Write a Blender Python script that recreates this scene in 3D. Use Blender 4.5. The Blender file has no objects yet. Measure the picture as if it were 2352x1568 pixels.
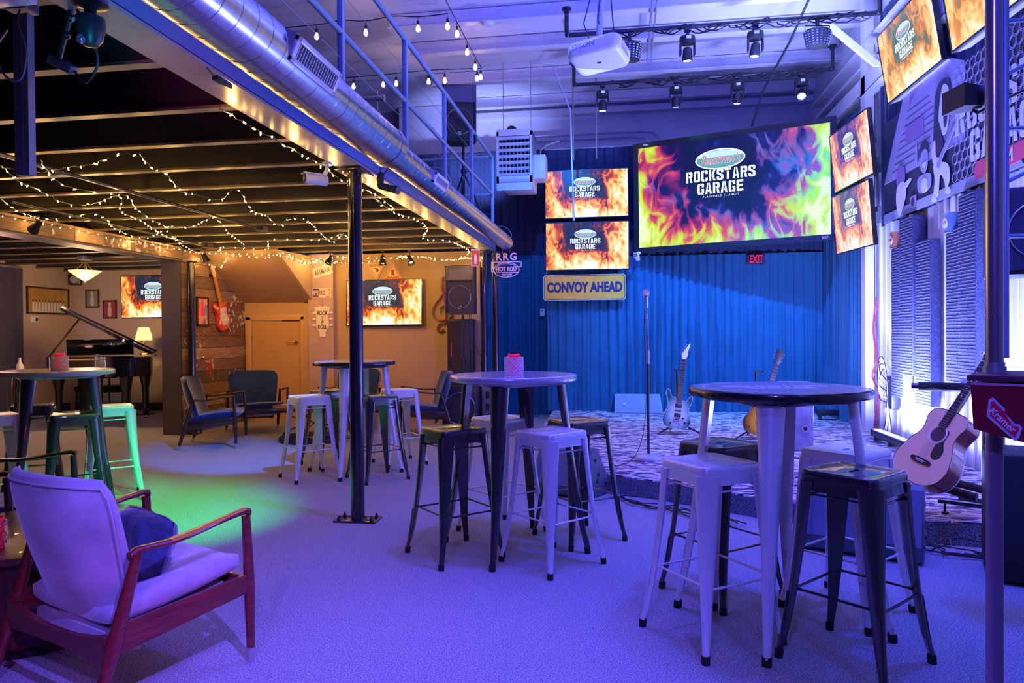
import bpy, bmesh, math, random
from mathutils import Vector, Matrix, Euler
random.seed(7)
PI=math.pi
S=bpy.context.scene
COL=S.collection
# ------------------------------------------------ camera
F_PX,HC,PITCH,ROLL,YAW=1629.6,1.312,-.01,-.0076,.154
cam=bpy.data.cameras.new('camera'); cam.sensor_width=36; cam.lens=F_PX/2352*36; cam.clip_end=60
cam_o=bpy.data.objects.new('camera',cam); COL.objects.link(cam_o)
_F=Vector((0,math.cos(PITCH),math.sin(PITCH))); _U=Vector((0,-math.sin(PITCH),math.cos(PITCH))); _R=Vector((1,0,0))
_r=_R*math.cos(ROLL)+_U*math.sin(ROLL); _u=-_R*math.sin(ROLL)+_U*math.cos(ROLL)
_M=Matrix((_r,_u,-_F)).transposed().to_4x4()
cam_o.matrix_world=Matrix.Translation((0,0,HC))@Matrix.Rotation(YAW,4,'Z')@_M
S.camera=cam_o
# ------------------------------------------------ exposure / world
S.view_settings.view_transform='Standard'; S.view_settings.look='None'
S.view_settings.exposure=1.0; S.view_settings.gamma=1; S.view_settings.use_curve_mapping=False
w=bpy.data.worlds.new('world'); S.world=w; w.use_nodes=True
w.node_tree.nodes['Background'].inputs[0].default_value=(.05,.07,.4,1); w.node_tree.nodes['Background'].inputs[1].default_value=.04
S.cycles.max_bounces=6; S.cycles.diffuse_bounces=3; S.cycles.glossy_bounces=3; S.cycles.transmission_bounces=4
S.cycles.sample_clamp_indirect=3; S.cycles.sample_clamp_direct=12; S.cycles.use_denoising=True
S.cycles.caustics_reflective=False; S.cycles.caustics_refractive=False
def lamp(kind,name,loc,energy,color,to=None,size=.1,angle=60,blend=.5,sy=None,spread=None):
    l=bpy.data.lights.new(name,kind); l.energy=energy; l.color=color
    if kind=='SPOT': l.spot_size=math.radians(angle); l.spot_blend=blend; l.shadow_soft_size=size
    elif kind=='AREA':
        l.size=size
        if sy: l.shape='RECTANGLE'; l.size_y=sy
        if spread: l.spread=math.radians(spread)
    else: l.shadow_soft_size=size
    o=bpy.data.objects.new(name,l); COL.objects.link(o); o.location=loc
    if to is not None: o.rotation_euler=(Vector(to)-Vector(loc)).to_track_quat('-Z','Y').to_euler()
    return o
BLUE=(.04,.13,1); VIO=(.25,.16,1); WHB=(.42,.45,1); AMB=(1,.55,.16); GRN=(.02,1,.25)
# wash of the ceiling (uplights on the rigging behind and above the camera)
lamp('AREA','ceiling_wash',(.6,5.0,3.9),105,(.055,.07,1),to=(.4,6.2,6),size=3.0,sy=3.0)
lamp('AREA','ceiling_wash_near',(-.3,1.6,4.1),60,(.055,.07,1),to=(-.3,2.6,6),size=2.5,sy=2)
lamp('SPOT','ceiling_corner_wash',(1.7,7.3,3.2),300,(.30,.36,1),to=(2.1,8.2,5.2),size=.15,angle=92,blend=1)
lamp('SPOT','loft_uplight',(-2.3,10.5,3.2),190,(.30,.36,1),to=(-2.3,11.9,4.7),size=.08,angle=75,blend=1)
# stage
lamp('SPOT','curtain_wash',(1.0,7.6,4.5),900,(.0,.24,1),to=(1.3,10.7,1.0),size=.06,angle=62,blend=1)
lamp('SPOT','curtain_wash_left',(-.9,7.4,4.4),250,(.0,.19,1),to=(-.9,11.4,1.6),size=.06,angle=75,blend=1)
lamp('SPOT','stage_wash',(1.7,6.6,4.5),620,(.13,.19,1),to=(1.3,8.6,.1),size=.06,angle=62,blend=1)
lamp('SPOT','stage_edge_wash',(2.1,4.2,4.2),130,(.22,.08,.9),to=(2.0,5.4,.1),size=.06,angle=50,blend=1)
# room
lamp('SPOT','floor_wash_blue',(1.5,3.6,4.4),420,(.015,.055,1),to=(1.5,4.9,0),size=.08,angle=78,blend=1)
lamp('SPOT','floor_wash_violet',(.0,4.0,4.4),270,(.10,.05,1),to=(-1.0,4.8,0),size=.1,angle=95,blend=1)
lamp('SPOT','floor_wash_near',(.75,.4,3.3),760,(.135,.09,1),to=(-.80,2.05,0),size=.03,angle=48,blend=1)
lamp('SPOT','chair_back_light',(-.5,-.4,2.6),130,(.26,.13,1),to=(-2.0,2.3,.4),size=.08,angle=50,blend=1)
lamp('SPOT','red_rim_light',(.2,.9,.8),16,(1,.0,.08),to=(-1.7,2.35,.28),size=.04,angle=30,blend=1)
lamp('SPOT','green_spot',(-1.99,3.5,2.44),430,(.0,1,.16),to=(-3.35,4.75,0),size=.03,angle=42,blend=1)
lamp('SPOT','teal_spot',(-1.75,3.9,2.40),150,(.0,.75,.45),to=(-4.12,5.3,.42),size=.03,angle=20,blend=.6)
lamp('SPOT','blue_patch_spot',(-2.0,5.3,2.42),420,(.0,.17,1),to=(-4.15,7.15,.0),size=.02,angle=30,blend=.5)
lamp('SPOT','front_fill_violet',(-.6,-1.8,3.3),230,(.15,.10,1),to=(.5,4.2,.7),size=.12,angle=75,blend=1)
lamp('SPOT','front_fill_blue',(1.8,.2,3.6),90,(.02,.09,1),to=(1.2,3.6,.6),size=.06,angle=60,blend=1)
lamp('SPOT','projector_light',(.5,2.0,2.6),45,(.5,.5,1),to=(-.15,5.6,3.4),size=.05,angle=18,blend=1)
lamp('SPOT','sign_warm_fill',(-.7,8.4,4.5),40,(1,.62,.22),to=(-.55,10.5,2.0),size=.03,angle=24,blend=.8)  # added lamp, no such fixture seen, brightens the yellow sign
lamp('SPOT','guitar_warm_fill',(1.1,6.6,4.4),45,(1,.55,.22),to=(1.40,8.0,.45),size=.03,angle=13,blend=.8)  # added warm lamp without a visible source, lifts the sunburst guitar
lamp('SPOT','acoustic_warm_fill',(.9,2.9,4.3),55,(1,.55,.36),to=(1.95,4.8,.75),size=.03,angle=16,blend=.8)  # added warm lamp with no known fixture, brightens the spruce top
lamp('SPOT','beam_pink',(-.7,.8,1.4),70,(1,.05,.7),to=(-1.86,2.9,2.48),size=.02,angle=14,blend=1)
lamp('SPOT','beam_cyan',(-.8,.9,1.3),60,(.02,.5,1),to=(-1.86,2.45,2.48),size=.02,angle=13,blend=1)
# low room under the loft
for x,y in ((-4.9,8.2),(-3.4,8.7),(-2.6,7.6),(-4.2,6.2)):
    lamp('POINT','warm_bulb_glow',(x,y,2.25),3.2,AMB,size=.12)
lamp('SPOT','wall_wash_amber',(-3.4,8.5,2.38),20,(1,.40,.06),to=(-3.4,10.3,1.5),size=.08,angle=120,blend=1)
lamp('SPOT','wall_wash_amber_door',(-5.0,8.6,2.35),24,(1,.36,.05),to=(-5.3,10.3,1.1),size=.08,angle=110,blend=1)
lamp('SPOT','wall_wash_pink',(.2,6.6,2.2),90,(.30,.08,1),to=(-2.8,10.2,.8),size=.08,angle=40,blend=1)
# piano room
lamp('POINT','piano_room_glow',(-7.75,9.3,2.0),46,(1,.62,.32),size=.15)
lamp('POINT','piano_room_front',(-7.2,7.2,2.0),16,(1,.5,.4),size=.2)
lamp('SPOT','piano_violet',(-5.0,6.2,2.2),45,(.22,.10,1),to=(-8.3,10.4,.8),size=.05,angle=40,blend=1)
# ------------------------------------------------ mesh helpers
def frame(d):
    d=Vector(d).normalized(); a=Vector((0,0,1)) if abs(d.z)<.95 else Vector((1,0,0))
    x=a.cross(d).normalized(); y=d.cross(x); return x,y,d
class MB:
    def __init__(s): s.bm=bmesh.new(); s.M=Matrix.Identity(4)
    def v(s,p): return s.bm.verts.new(s.M@Vector(p))
    def f(s,vs):
        try: return s.bm.faces.new(vs)
        except ValueError: return None
    def box(s,c,d,rot=None,bev=0,seg=2):
        M=Matrix.Translation(c)
        if rot is not None: M=M@Euler(rot).to_matrix().to_4x4()
        M=M@Matrix.Diagonal((d[0],d[1],d[2],1))
        r=bmesh.ops.create_cube(s.bm,size=1,matrix=s.M@M)
        if bev:
            vs=set(r['verts']); es=[e for e in s.bm.edges if e.verts[0] in vs and e.verts[1] in vs]
            bmesh.ops.bevel(s.bm,geom=es,offset=bev,segments=seg,profile=.5,affect='EDGES')
        return s
    def cyl(s,a,b,r0,r1=None,n=16,caps=True):
        a=Vector(a);b=Vector(b); r1=r0 if r1 is None else r1
        x,y,d=frame(b-a); A=[];B=[]
        for i in range(n):
            t=2*PI*i/n; o=x*math.cos(t)+y*math.sin(t)
            A.append(s.v(a+o*r0)); B.append(s.v(b+o*r1))
        for i in range(n): s.f([A[i],A[(i+1)%n],B[(i+1)%n],B[i]])
        if caps: s.f(A[::-1]); s.f(B)
        return s
    def rings(s,R,closed=True,cap=True,loop=False):
        V=[[s.v(p) for p in r] for r in R]; n=len(V[0])
        for k in range(len(V)-1+(1 if loop else 0)):
            a,b=V[k],V[(k+1)%len(V)]
            for i in range(n if closed else n-1): s.f([a[i],a[(i+1)%n],b[(i+1)%n],b[i]])
        if cap and closed and not loop: s.f(V[0][::-1]); s.f(V[-1])
        return s
    def tube(s,P,r,n=8,closed=False,flat=1):
        P=[Vector(p) for p in P]; R=[]; m=len(P); px=None
        for i,p in enumerate(P):
            if closed: d=P[(i+1)%m]-P[i-1]
            else: d=P[min(i+1,m-1)]-P[max(i-1,0)]
            d.normalize()
            if px is None: x,y,_=frame(d)
            else:
                x=(px-d*px.dot(d))
                if x.length<1e-6: x,_,_=frame(d)
                x.normalize(); y=d.cross(x)
            px=x; rr=r[i] if isinstance(r,(list,tuple)) else r
            R.append([p+x*math.cos(2*PI*k/n)*rr+y*math.sin(2*PI*k/n)*rr*flat for k in range(n)])
        return s.rings(R,loop=closed)
    def lathe(s,prof,c=(0,0,0),n=32,axis='Z',cap=True):
        R=[]
        for r,z in prof:
            ring=[]
            for i in range(n):
                t=2*PI*i/n; a,b=r*math.cos(t),r*math.sin(t)
                p={'Z':(a,b,z),'Y':(a,z,-b),'X':(z,a,b)}[axis]
                ring.append(Vector(c)+Vector(p))
            R.append(ring)
        return s.rings(R,cap=cap)
    def prism(s,poly,t,o=(0,0,0),ax=(1,0,0),ay=(0,0,1),bev=0):
        # polygon in plane (ax,ay) at o, extruded by t along ax x ay
        ax=Vector(ax);ay=Vector(ay);n=ax.cross(ay).normalized();o=Vector(o)
        A=[s.v(o+ax*p[0]+ay*p[1]) for p in poly]; B=[s.v(o+ax*p[0]+ay*p[1]+n*t) for p in poly]
        m=len(poly); fs=[s.f(A[::-1]),s.f(B)]
        for i in range(m): s.f([A[i],A[(i+1)%m],B[(i+1)%m],B[i]])
        if bev:
            es=[e for f in fs if f for e in f.edges]
            bmesh.ops.bevel(s.bm,geom=es,offset=bev,segments=2,profile=.5,affect='EDGES')
        return s
    def ball(s,c,r,sc=(1,1,1),u=16,v=10):
        bmesh.ops.create_uvsphere(s.bm,u_segments=u,v_segments=v,radius=r,matrix=s.M@Matrix.Translation(c)@Matrix.Diagonal((*sc,1))); return s
    def quad(s,ps,uv=True):
        f=s.f([s.v(p) for p in ps]); L=s.bm.loops.layers.uv.verify()
        if f:
            for l,c in zip(f.loops,((0,0),(1,0),(1,1),(0,1))): l[L].uv=c
        return s
    def build(s,name,m,parent=None,smooth=40,loc=None,rot=None,mods=()):
        bm=s.bm
        bmesh.ops.remove_doubles(bm,verts=bm.verts,dist=1e-5) if len(bm.verts)<60000 else None
        bmesh.ops.recalc_face_normals(bm,faces=bm.faces)
        if smooth:
            a=math.radians(smooth)
            for f in bm.faces: f.smooth=True
            for e in bm.edges:
                if len(e.link_faces)==2: e.smooth=e.calc_face_angle(0)<a
        me=bpy.data.meshes.new(name); bm.to_mesh(me); bm.free(); me.materials.append(m)
        o=bpy.data.objects.new(name,me); COL.objects.link(o)
        if parent: o.parent=parent
        if loc: o.location=loc
        if rot: o.rotation_euler=rot
        return o
def tag(o,label,cat,group=None):
    o['label']=label; o['category']=cat
    if group: o['group']=group
    return o
def thing(name,label,cat,loc=(0,0,0),rz=0,group=None,rot=None):
    o=bpy.data.objects.new(name,None); COL.objects.link(o); o.empty_display_size=.05; o.location=loc
    o.rotation_euler=rot if rot else (0,0,rz)
    return tag(o,label,cat,group)
def struct(name,mb,m,parent=None,smooth=40):
    o=mb.build(name,m,parent,smooth)
    if not parent: o['kind']='structure'
    return o
KIDS={}
def copy_tree(o,parent=None):
    c=o.copy(); COL.objects.link(c)
    if parent: c.parent=parent
    for ch in o.children: copy_tree(ch,c)
    return c
def place(root,used,loc,rz,label,group=None):
    o=root if not used else copy_tree(root)
    o.location=loc; o.rotation_euler=(0,0,rz); o['label']=label
    if group: o['group']=group
    return o
# ------------------------------------------------ materials
MATS={}
def mat(name,col,rough=.5,metal=0,emis=None,es=1,noise=0,nscale=8,bump=0,bscale=60,stretch=(1,1,1),spec=.5,coat=0,alpha=1,sheen=0,col2=None,contrast=0,coords='Object',bias=0):
    if name in MATS: return MATS[name]
    m=bpy.data.materials.new(name); m.use_nodes=True; N=m.node_tree.nodes; L=m.node_tree.links; b=N['Principled BSDF']
    b.inputs['Base Color'].default_value=(*col,1); b.inputs['Roughness'].default_value=rough; b.inputs['Metallic'].default_value=metal
    b.inputs['Specular IOR Level'].default_value=spec; b.inputs['Coat Weight'].default_value=coat; b.inputs['Alpha'].default_value=alpha
    if sheen: b.inputs['Sheen Weight'].default_value=sheen; b.inputs['Sheen Roughness'].default_value=.4
    if emis: b.inputs['Emission Color'].default_value=(*emis,1); b.inputs['Emission Strength'].default_value=es
    if noise or bump or col2:
        tc=N.new('ShaderNodeTexCoord'); mp=N.new('ShaderNodeMapping'); mp.inputs['Scale'].default_value=stretch
        L.new(tc.outputs[coords],mp.inputs[0])
    if noise or col2:
        n=N.new('ShaderNodeTexNoise'); n.inputs['Scale'].default_value=nscale; n.inputs['Detail'].default_value=5; L.new(mp.outputs[0],n.inputs['Vector'])
        r=N.new('ShaderNodeValToRGB'); c2=col2 or tuple(c*(1-noise) for c in col)
        r.color_ramp.elements[0].position=.35+contrast*.12+bias; r.color_ramp.elements[1].position=.65-contrast*.12+bias
        r.color_ramp.elements[0].color=(*c2,1); r.color_ramp.elements[1].color=(*col,1)
        L.new(n.outputs['Fac'],r.inputs[0]); L.new(r.outputs[0],b.inputs['Base Color'])
    if bump:
        n=N.new('ShaderNodeTexNoise'); n.inputs['Scale'].default_value=bscale; n.inputs['Detail'].default_value=3; L.new(mp.outputs[0],n.inputs['Vector'])
        bp=N.new('ShaderNodeBump'); bp.inputs['Strength'].default_value=bump; bp.inputs['Distance'].default_value=.01
        L.new(n.outputs['Fac'],bp.inputs['Height']); L.new(bp.outputs[0],b.inputs['Normal'])
    MATS[name]=m; return m
def emit(name,col,s=1,sample=False):
    if name in MATS: return MATS[name]
    m=mat(name,(0,0,0),emis=col,es=s,rough=.6)
    if not sample:
        try: m.cycles.emission_sampling='NONE'
        except Exception: pass
    return m
M_black=mat('black_paint',(.012,.012,.014),.35)
M_blackm=mat('black_matte',(.014,.014,.016),.7)
M_rubber=mat('rubber',(.01,.01,.011),.8)
M_silver=mat('silver_paint',(.78,.77,.80),.34,metal=.3)
M_stblack=mat('stool_black',(.018,.018,.022),.3,spec=.6,coat=.9)
M_chrome=mat('chrome',(.8,.8,.82),.12,1)
M_brass=mat('brass',(.85,.6,.2),.2,1)
M_steel=mat('steel_grey',(.35,.36,.4),.4,.6)
M_white=mat('white_plastic',(.8,.8,.8),.4)
M_whitep=mat('white_painted_metal',(.74,.74,.76),.45,noise=.12,nscale=1.5)
M_wood=mat('walnut',(.13,.035,.018),.28,noise=.5,nscale=6,stretch=(1,14,14),coat=.5)
M_woodl=mat('armrest_teak',(.75,.30,.05),.3,noise=.35,nscale=8,stretch=(10,1,10),coat=.4)  # teak, made more orange to carry amber light reflected on the armrests
M_cable=mat('cable_black',(.012,.012,.015),.5)
# ------------------------------------------------ structure
def carpet_mat(name,c1,c2,sc=260):
    m=mat(name,c1,.95,col2=c2,nscale=sc,bump=.8,bscale=sc,spec=.1,contrast=.6,sheen=.2)
    return m
M_carpet=carpet_mat('carpet_grey',(.50,.46,.50),(.17,.155,.175),165)
X_R=2.95; YB=11.9; ZC=5.25
m=MB(); m.box((-3.5,5,-.05),(15,16,.1)); struct('floor',m,M_carpet)
m=MB(); m.box((-.6,5.2,ZC+.06),(7.6,14,.1)); struct('ceiling',m,mat('ceiling_liner',(.74,.74,.78),.5,noise=.1,nscale=2,stretch=(.3,4,1)))
m=MB()
for k,y in enumerate((11.55,10.36,9.2,8.5-.15,7.1,5.9,4.7,3.5)):
    m.box((.2,y+.1,ZC-.1),(6.0,.012,.2)); m.box((.2,y+.05,ZC-.195),(6.0,.10,.012)); m.box((.2,y+.15,ZC-.006),(6.0,.1,.012))
struct('trim_1',m,M_whitep)
m=MB(); m.box((-.3,YB+.05,2.6),(7.0,.1,5.3)); struct('wall_back',m,mat('wall_back_metal',(.66,.67,.72),.5,noise=.1,nscale=1))
# back wall girts and eave beam
m=MB(); m.box((.2,YB-.08,4.98),(6.0,.16,.10)); m.box((.2,YB-.06,4.34),(6.0,.12,.06)); struct('trim_2',m,M_whitep)
# right wall, ribbed white metal
m=MB(); m.box((X_R+.07,4.5,2.6),(.08,15,5.3))
y=2.0
while y<9.0:
    m.box((X_R+.015,y,1.5),(.03,.05,3.3)); m.box((X_R+.02,y+.17,1.5),(.015,.012,3.3)); y+=.34
struct('wall_right',m,mat('wall_right_metal',(.8,.8,.82),.45))
# steel beams high on the right wall
m=MB(); m.box((2.86,6.5,4.40),(.16,9.2,.02)); m.box((2.92,6.5,4.52),(.02,9.2,.24)); m.box((2.86,6.5,4.64),(.16,9.2,.02))
m.box((2.80,6.5,4.18),(.02,9.2,.2)); m.box((2.86,6.5,4.08),(.14,9.2,.02))
struct('trim_3',m,M_whitep)
m=MB(); m.box((2.84,8.84,2.6),(.10,.14,5.2)); struct('trim_4',m,M_whitep)
m=MB(); m.prism([(0,0),(.09,0),(.62,-.50),(.53,-.50)],.05,(2.20,8.3,4.70)); struct('trim_5',m,M_whitep)
# amber low room walls
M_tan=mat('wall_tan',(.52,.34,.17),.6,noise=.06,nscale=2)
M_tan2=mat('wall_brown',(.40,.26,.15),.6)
m=MB(); m.box((-3.2,10.36,1.25),(2.25,.12,2.6)); struct('wall_center',m,M_tan)
m=MB(); m.box((-4.52,10.28,1.25),(.40,.14,2.6)); struct('wall_center_pier',m,mat('wall_mauve_lit',(.50,.34,.33),.6));  # mauve tint puts blue and pink stage light into the pier's colour
m=MB()
m.box((-5.86+.0,10.33,.95),(.07,.12,1.9)); m.box((-4.75,10.33,.95),(.13,.12,1.9)); m.box((-5.28,10.33,1.73),(1.12,.12,.32)); m.box((-4.755,10.255,.905),(.11,.05,1.81)); struct('wall_door_side',m,M_tan)
# sloped soffit of the stair and its side
m=MB(); ys=9.1
m.bm.faces.ensure_lookup_table()
A=[(-5.8,10.3,1.81),(-4.70,10.3,1.81),(-4.70,9.1,2.5),(-5.8,9.1,2.5)]
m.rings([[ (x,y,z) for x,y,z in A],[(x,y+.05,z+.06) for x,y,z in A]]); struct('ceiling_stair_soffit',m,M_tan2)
m=MB(); m.prism([(9.1,2.5),(10.3,1.81),(10.3,2.52)],.04,(-4.70,0,0),ax=(0,1,0),ay=(0,0,1)); struct('wall_stair_side',m,M_tan)
# door with casing
d=bpy.data.objects.new('door_1',None); COL.objects.link(d); d.location=(-5.28,10.27,0); d['kind']='structure'
MB().box((0,.03,.77),(.80,.04,1.54)).build('door_leaf',mat('door_tan',(.56,.33,.14),.5),d)
m=MB()
for s in (-1,1): m.box((s*.455,.0,.81),(.1,.05,1.62),bev=.012)
m.box((0,0,1.60),(1.01,.05,.09),bev=.012); m.build('door_casing',mat('door_casing',(.60,.38,.18),.45),d)
h=MB().lathe([(.028,0),(.03,.008),(.012,.012),(.012,.05)],(.33,.0,1.22),axis='Y').tube([(.33,-.03,1.22),(.28,-.045,1.225),(.22,-.04,1.215),(.19,-.04,1.23)],.009).build('door_handle',M_brass,d)
h.location=(0,-.02,0)
MB().box((-.405,-.005,1.27),(.018,.03,.1)).build('hinge',M_steel,d)
# plank partition with beam over the piano room opening
def plank_mat():
    if 'planks' in MATS: return MATS['planks']
    m=mat('planks',(.4,.25,.14),.8); N=m.node_tree.nodes; L=m.node_tree.links; b=N['Principled BSDF']
    tc=N.new('ShaderNodeTexCoord'); sx=N.new('ShaderNodeSeparateXYZ'); L.new(tc.outputs['Object'],sx.inputs[0])
    # plank index from z
    q=N.new('ShaderNodeMath'); q.operation='MULTIPLY'; q.inputs[1].default_value=1/.165; L.new(sx.outputs['Z'],q.inputs[0])
    fl=N.new('ShaderNodeMath'); fl.operation='FLOOR'; L.new(q.outputs[0],fl.inputs[0])
    fr=N.new('ShaderNodeMath'); fr.operation='FRACT'; L.new(q.outputs[0],fr.inputs[0])
    wn=N.new('ShaderNodeTexWhiteNoise'); wn.noise_dimensions='1D'; L.new(fl.outputs[0],wn.inputs['W'])
    cr=N.new('ShaderNodeValToRGB'); e=cr.color_ramp.elements; e[0].color=(.13,.09,.06,1); e[1].color=(.5,.34,.2,1)
    n1=cr.color_ramp.elements.new(.35); n1.color=(.28,.19,.12,1); n2=cr.color_ramp.elements.new(.7); n2.color=(.22,.10,.06,1)
    L.new(wn.outputs['Value'],cr.inputs[0])
    mp=N.new('ShaderNodeMapping'); mp.inputs['Scale'].default_value=(1,2.2,26); L.new(tc.outputs['Object'],mp.inputs[0])
    no=N.new('ShaderNodeTexNoise'); no.inputs['Scale'].default_value=3; no.inputs['Detail'].default_value=8; no.inputs['Roughness'].default_value=.7; L.new(mp.outputs[0],no.inputs['Vector'])
    g=N.new('ShaderNodeMix'); g.data_type='RGBA'; g.blend_type='MULTIPLY'; g.inputs[0].default_value=.85
    gr=N.new('ShaderNodeValToRGB'); gr.color_ramp.elements[0].position=.3; gr.color_ramp.elements[0].color=(.25,.25,.25,1); gr.color_ramp.elements[1].position=.65; gr.color_ramp.elements[1].color=(1.25,1.2,1.1,1)
    L.new(no.outputs['Fac'],gr.inputs[0]); L.new(cr.outputs[0],g.inputs[6]); L.new(gr.outputs[0],g.inputs[7])
    # old red paint and pale flakes
    n3=N.new('ShaderNodeTexNoise'); n3.inputs['Scale'].default_value=1.7; n3.inputs['Detail'].default_value=6; L.new(tc.outputs['Object'],n3.inputs['Vector'])
    r3=N.new('ShaderNodeValToRGB'); r3.color_ramp.elements[0].position=.56; r3.color_ramp.elements[1].position=.66
    L.new(n3.outputs['Fac'],r3.inputs[0])
    g2=N.new('ShaderNodeMix'); g2.data_type='RGBA'; g2.inputs[7].default_value=(.36,.06,.03,1); L.new(r3.outputs[0],g2.inputs[0]); L.new(g.outputs[2],g2.inputs[6])
    n4=N.new('ShaderNodeTexNoise'); n4.inputs['Scale'].default_value=14; n4.inputs['Detail'].default_value=6; L.new(tc.outputs['Object'],n4.inputs['Vector'])
    n5=N.new('ShaderNodeTexNoise'); n5.inputs['Scale'].default_value=1.1; L.new(tc.outputs['Object'],n5.inputs['Vector'])
    mm=N.new('ShaderNodeMath'); mm.operation='MULTIPLY'; L.new(n4.outputs['Fac'],mm.inputs[0]); L.new(n5.outputs['Fac'],mm.inputs[1])
    r4=N.new('ShaderNodeValToRGB'); r4.color_ramp.elements[0].position=.33; r4.color_ramp.elements[1].position=.36; L.new(mm.outputs[0],r4.inputs[0])
    g3=N.new('ShaderNodeMix'); g3.data_type='RGBA'; g3.inputs[7].default_value=(.7,.6,.5,1); L.new(r4.outputs[0],g3.inputs[0]); L.new(g2.outputs[2],g3.inputs[6])
    # dark joint lines
    ed=N.new('ShaderNodeMath'); ed.operation='GREATER_THAN'; ed.inputs[1].default_value=.045; L.new(fr.outputs[0],ed.inputs[0])
    g4=N.new('ShaderNodeMix'); g4.data_type='RGBA'; g4.inputs[6].default_value=(.02,.012,.01,1); L.new(ed.outputs[0],g4.inputs[0]); L.new(g3.outputs[2],g4.inputs[7])
    L.new(g4.outputs[2],b.inputs['Base Color'])
    bp=N.new('ShaderNodeBump'); bp.inputs['Strength'].default_value=.5; bp.inputs['Distance'].default_value=.01; L.new(no.outputs['Fac'],bp.inputs['Height']); L.new(bp.outputs[0],b.inputs['Normal'])
    return m
M_plank=plank_mat()
m=MB(); m.box((-5.815,9.52,1.24),(.03,1.62,2.5)); struct('wall_plank',m,M_plank)
M_pier=mat('pier_dark_grey',(.095,.075,.085),.55,noise=.12,nscale=5,stretch=(1,1,30))
m=MB(); m.box((-5.97,9.5,1.24),(.27,1.62,2.5)); struct('wall_pier',m,M_pier)
m=MB(); m.box((-5.95,6.5,2.42),(.24,6.6,.13)); m.box((-5.95,5.7,2.345),(.26,5.99,.04)); struct('trim_6',m,M_pier)
m=MB(); m.box((-5.815,5.95,2.43),(.03,5.5,.16)); struct('trim_7',m,M_plank)
# piano room
M_cream=mat('wall_cream',(.60,.45,.33),.65,noise=.04,nscale=2)
m=MB(); m.box((-7.9,11.66,1.3),(4.1,.12,2.8)); struct('wall_piano_back',m,M_cream)
m=MB(); m.box((-10.0,8.6,1.3),(.12,6.2,2.8)); struct('wall_piano_left',m,M_cream)
m=MB(); m.box((-7.9,11.59,.07),(4.0,.02,.14)); struct('baseboard_back',m,mat('baseboard_dark',(.04,.03,.05),.5))
m=MB(); m.box((-9.93,8.6,.07),(.02,5.8,.14)); struct('baseboard_left',m,MATS['baseboard_dark'])
m=MB(); m.box((-6.9,12.2,2.6),(6.4,.1,5.3)); m.box((-10.1,3,2.6),(.1,18,5.3)); struct('wall_left',m,mat('wall_far_left',(.2,.18,.2),.7))
m=MB(); m.box((-3.0,-2.9,2.6),(14,.1,5.3)); struct('wall_front',m,mat('wall_behind',(.12,.12,.2),.8))
# window with blue daylight at the far left
m=MB(); m.box((-9.92,9.62,1.35),(.03,1.0,1.5)); struct('window_1',m,emit('window_glow',(.45,.5,1),1.6,True))
# mezzanine: deck, joists, steel edge beam
M_joist=mat('joist_black',(.035,.028,.03),.45,noise=.2,nscale=3,spec=.6)
m=MB(); m.box((-5.9,4.6,2.82),(8.2,14.2,.06)); struct('ceiling_loft_deck',m,mat('deck_dark',(.016,.013,.02),.6))
k=0; y=-.2
m=MB(); mf=MB()
while y<11.6:
    x0=-9.9; x1=-1.93 if y<10.1 else -5.9
    m.box(((x0+x1)/2,y,2.655),(x1-x0,.014,.27)); m.box(((x0+x1)/2,y,2.78),(x1-x0,.06,.014)); mf.box(((x0+x1)/2,y,2.512),(x1-x0,.062,.016)); y+=.61
struct('trim_8',m,M_joist); struct('trim_11',mf,mat('joist_flange',(.22,.17,.13),.38,metal=.3,noise=.25,nscale=3))
M_beam=mat('beam_blue_grey',(.10,.17,.32),.4,noise=.1,nscale=4,metal=.2)
M_flange=mat('beam_flange',(.42,.38,.36),.35,metal=.5,noise=.2,nscale=6)
m=MB(); m.box((-1.86,4.0,2.487),(.185,11.9,.014)); o=struct('trim_9',m,M_flange)
m=MB(); m.box((-1.82,4.0,2.66),(.02,11.9,.33)); m.box((-1.80,4.0,2.84),(.10,11.9,.06)); m.box((-1.775,4.0,2.60),(.015,11.9,.2)); struct('trim_10',m,M_beam)
# stage platform
def stage_mat():
    m=mat('stage_carpet',(.4,.4,.5),.95,spec=.1); N=m.node_tree.nodes; L=m.node_tree.links; b=N['Principled BSDF']
    tc=N.new('ShaderNodeTexCoord'); mp=N.new('ShaderNodeMapping'); mp.inputs['Scale'].default_value=(4.5,17,1); mp.inputs['Rotation'].default_value=(0,0,.12); L.new(tc.outputs['Object'],mp.inputs[0])
    n=N.new('ShaderNodeTexNoise'); n.inputs['Scale'].default_value=1.6; n.inputs['Detail'].default_value=3; n.inputs['Distortion'].default_value=1.3; L.new(mp.outputs[0],n.inputs['Vector'])
    r=N.new('ShaderNodeValToRGB'); e=r.color_ramp.elements; e[0].position=.42; e[0].color=(.03,.035,.08,1); e[1].position=.56; e[1].color=(.8,.74,.74,1)
    x=r.color_ramp.elements.new(.49); x.color=(.30,.18,.24,1)
    L.new(n.outputs['Fac'],r.inputs[0]); L.new(r.outputs[0],b.inputs['Base Color']); return m
STG=.15
out=[(-1.05,10.9),(-.98,8.6),(-.55,6.6),(-.12,5.92),(.28,5.68),(.93,5.22),(1.86,4.72),(2.15,4.66),(2.93,4.62),(2.93,10.9)]
m=MB(); m.prism(out,.012,(0,0,STG-.012),ax=(1,0,0),ay=(0,1,0)); struct('floor_stage',m,stage_mat())
m=MB(); m.prism(out,STG-.014,(0,0,0.001),ax=(1,0,0),ay=(0,1,0)); struct('floor_stage_riser',m,carpet_mat('riser_carpet',(.26,.31,.36),(.02,.03,.045),220))
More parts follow.
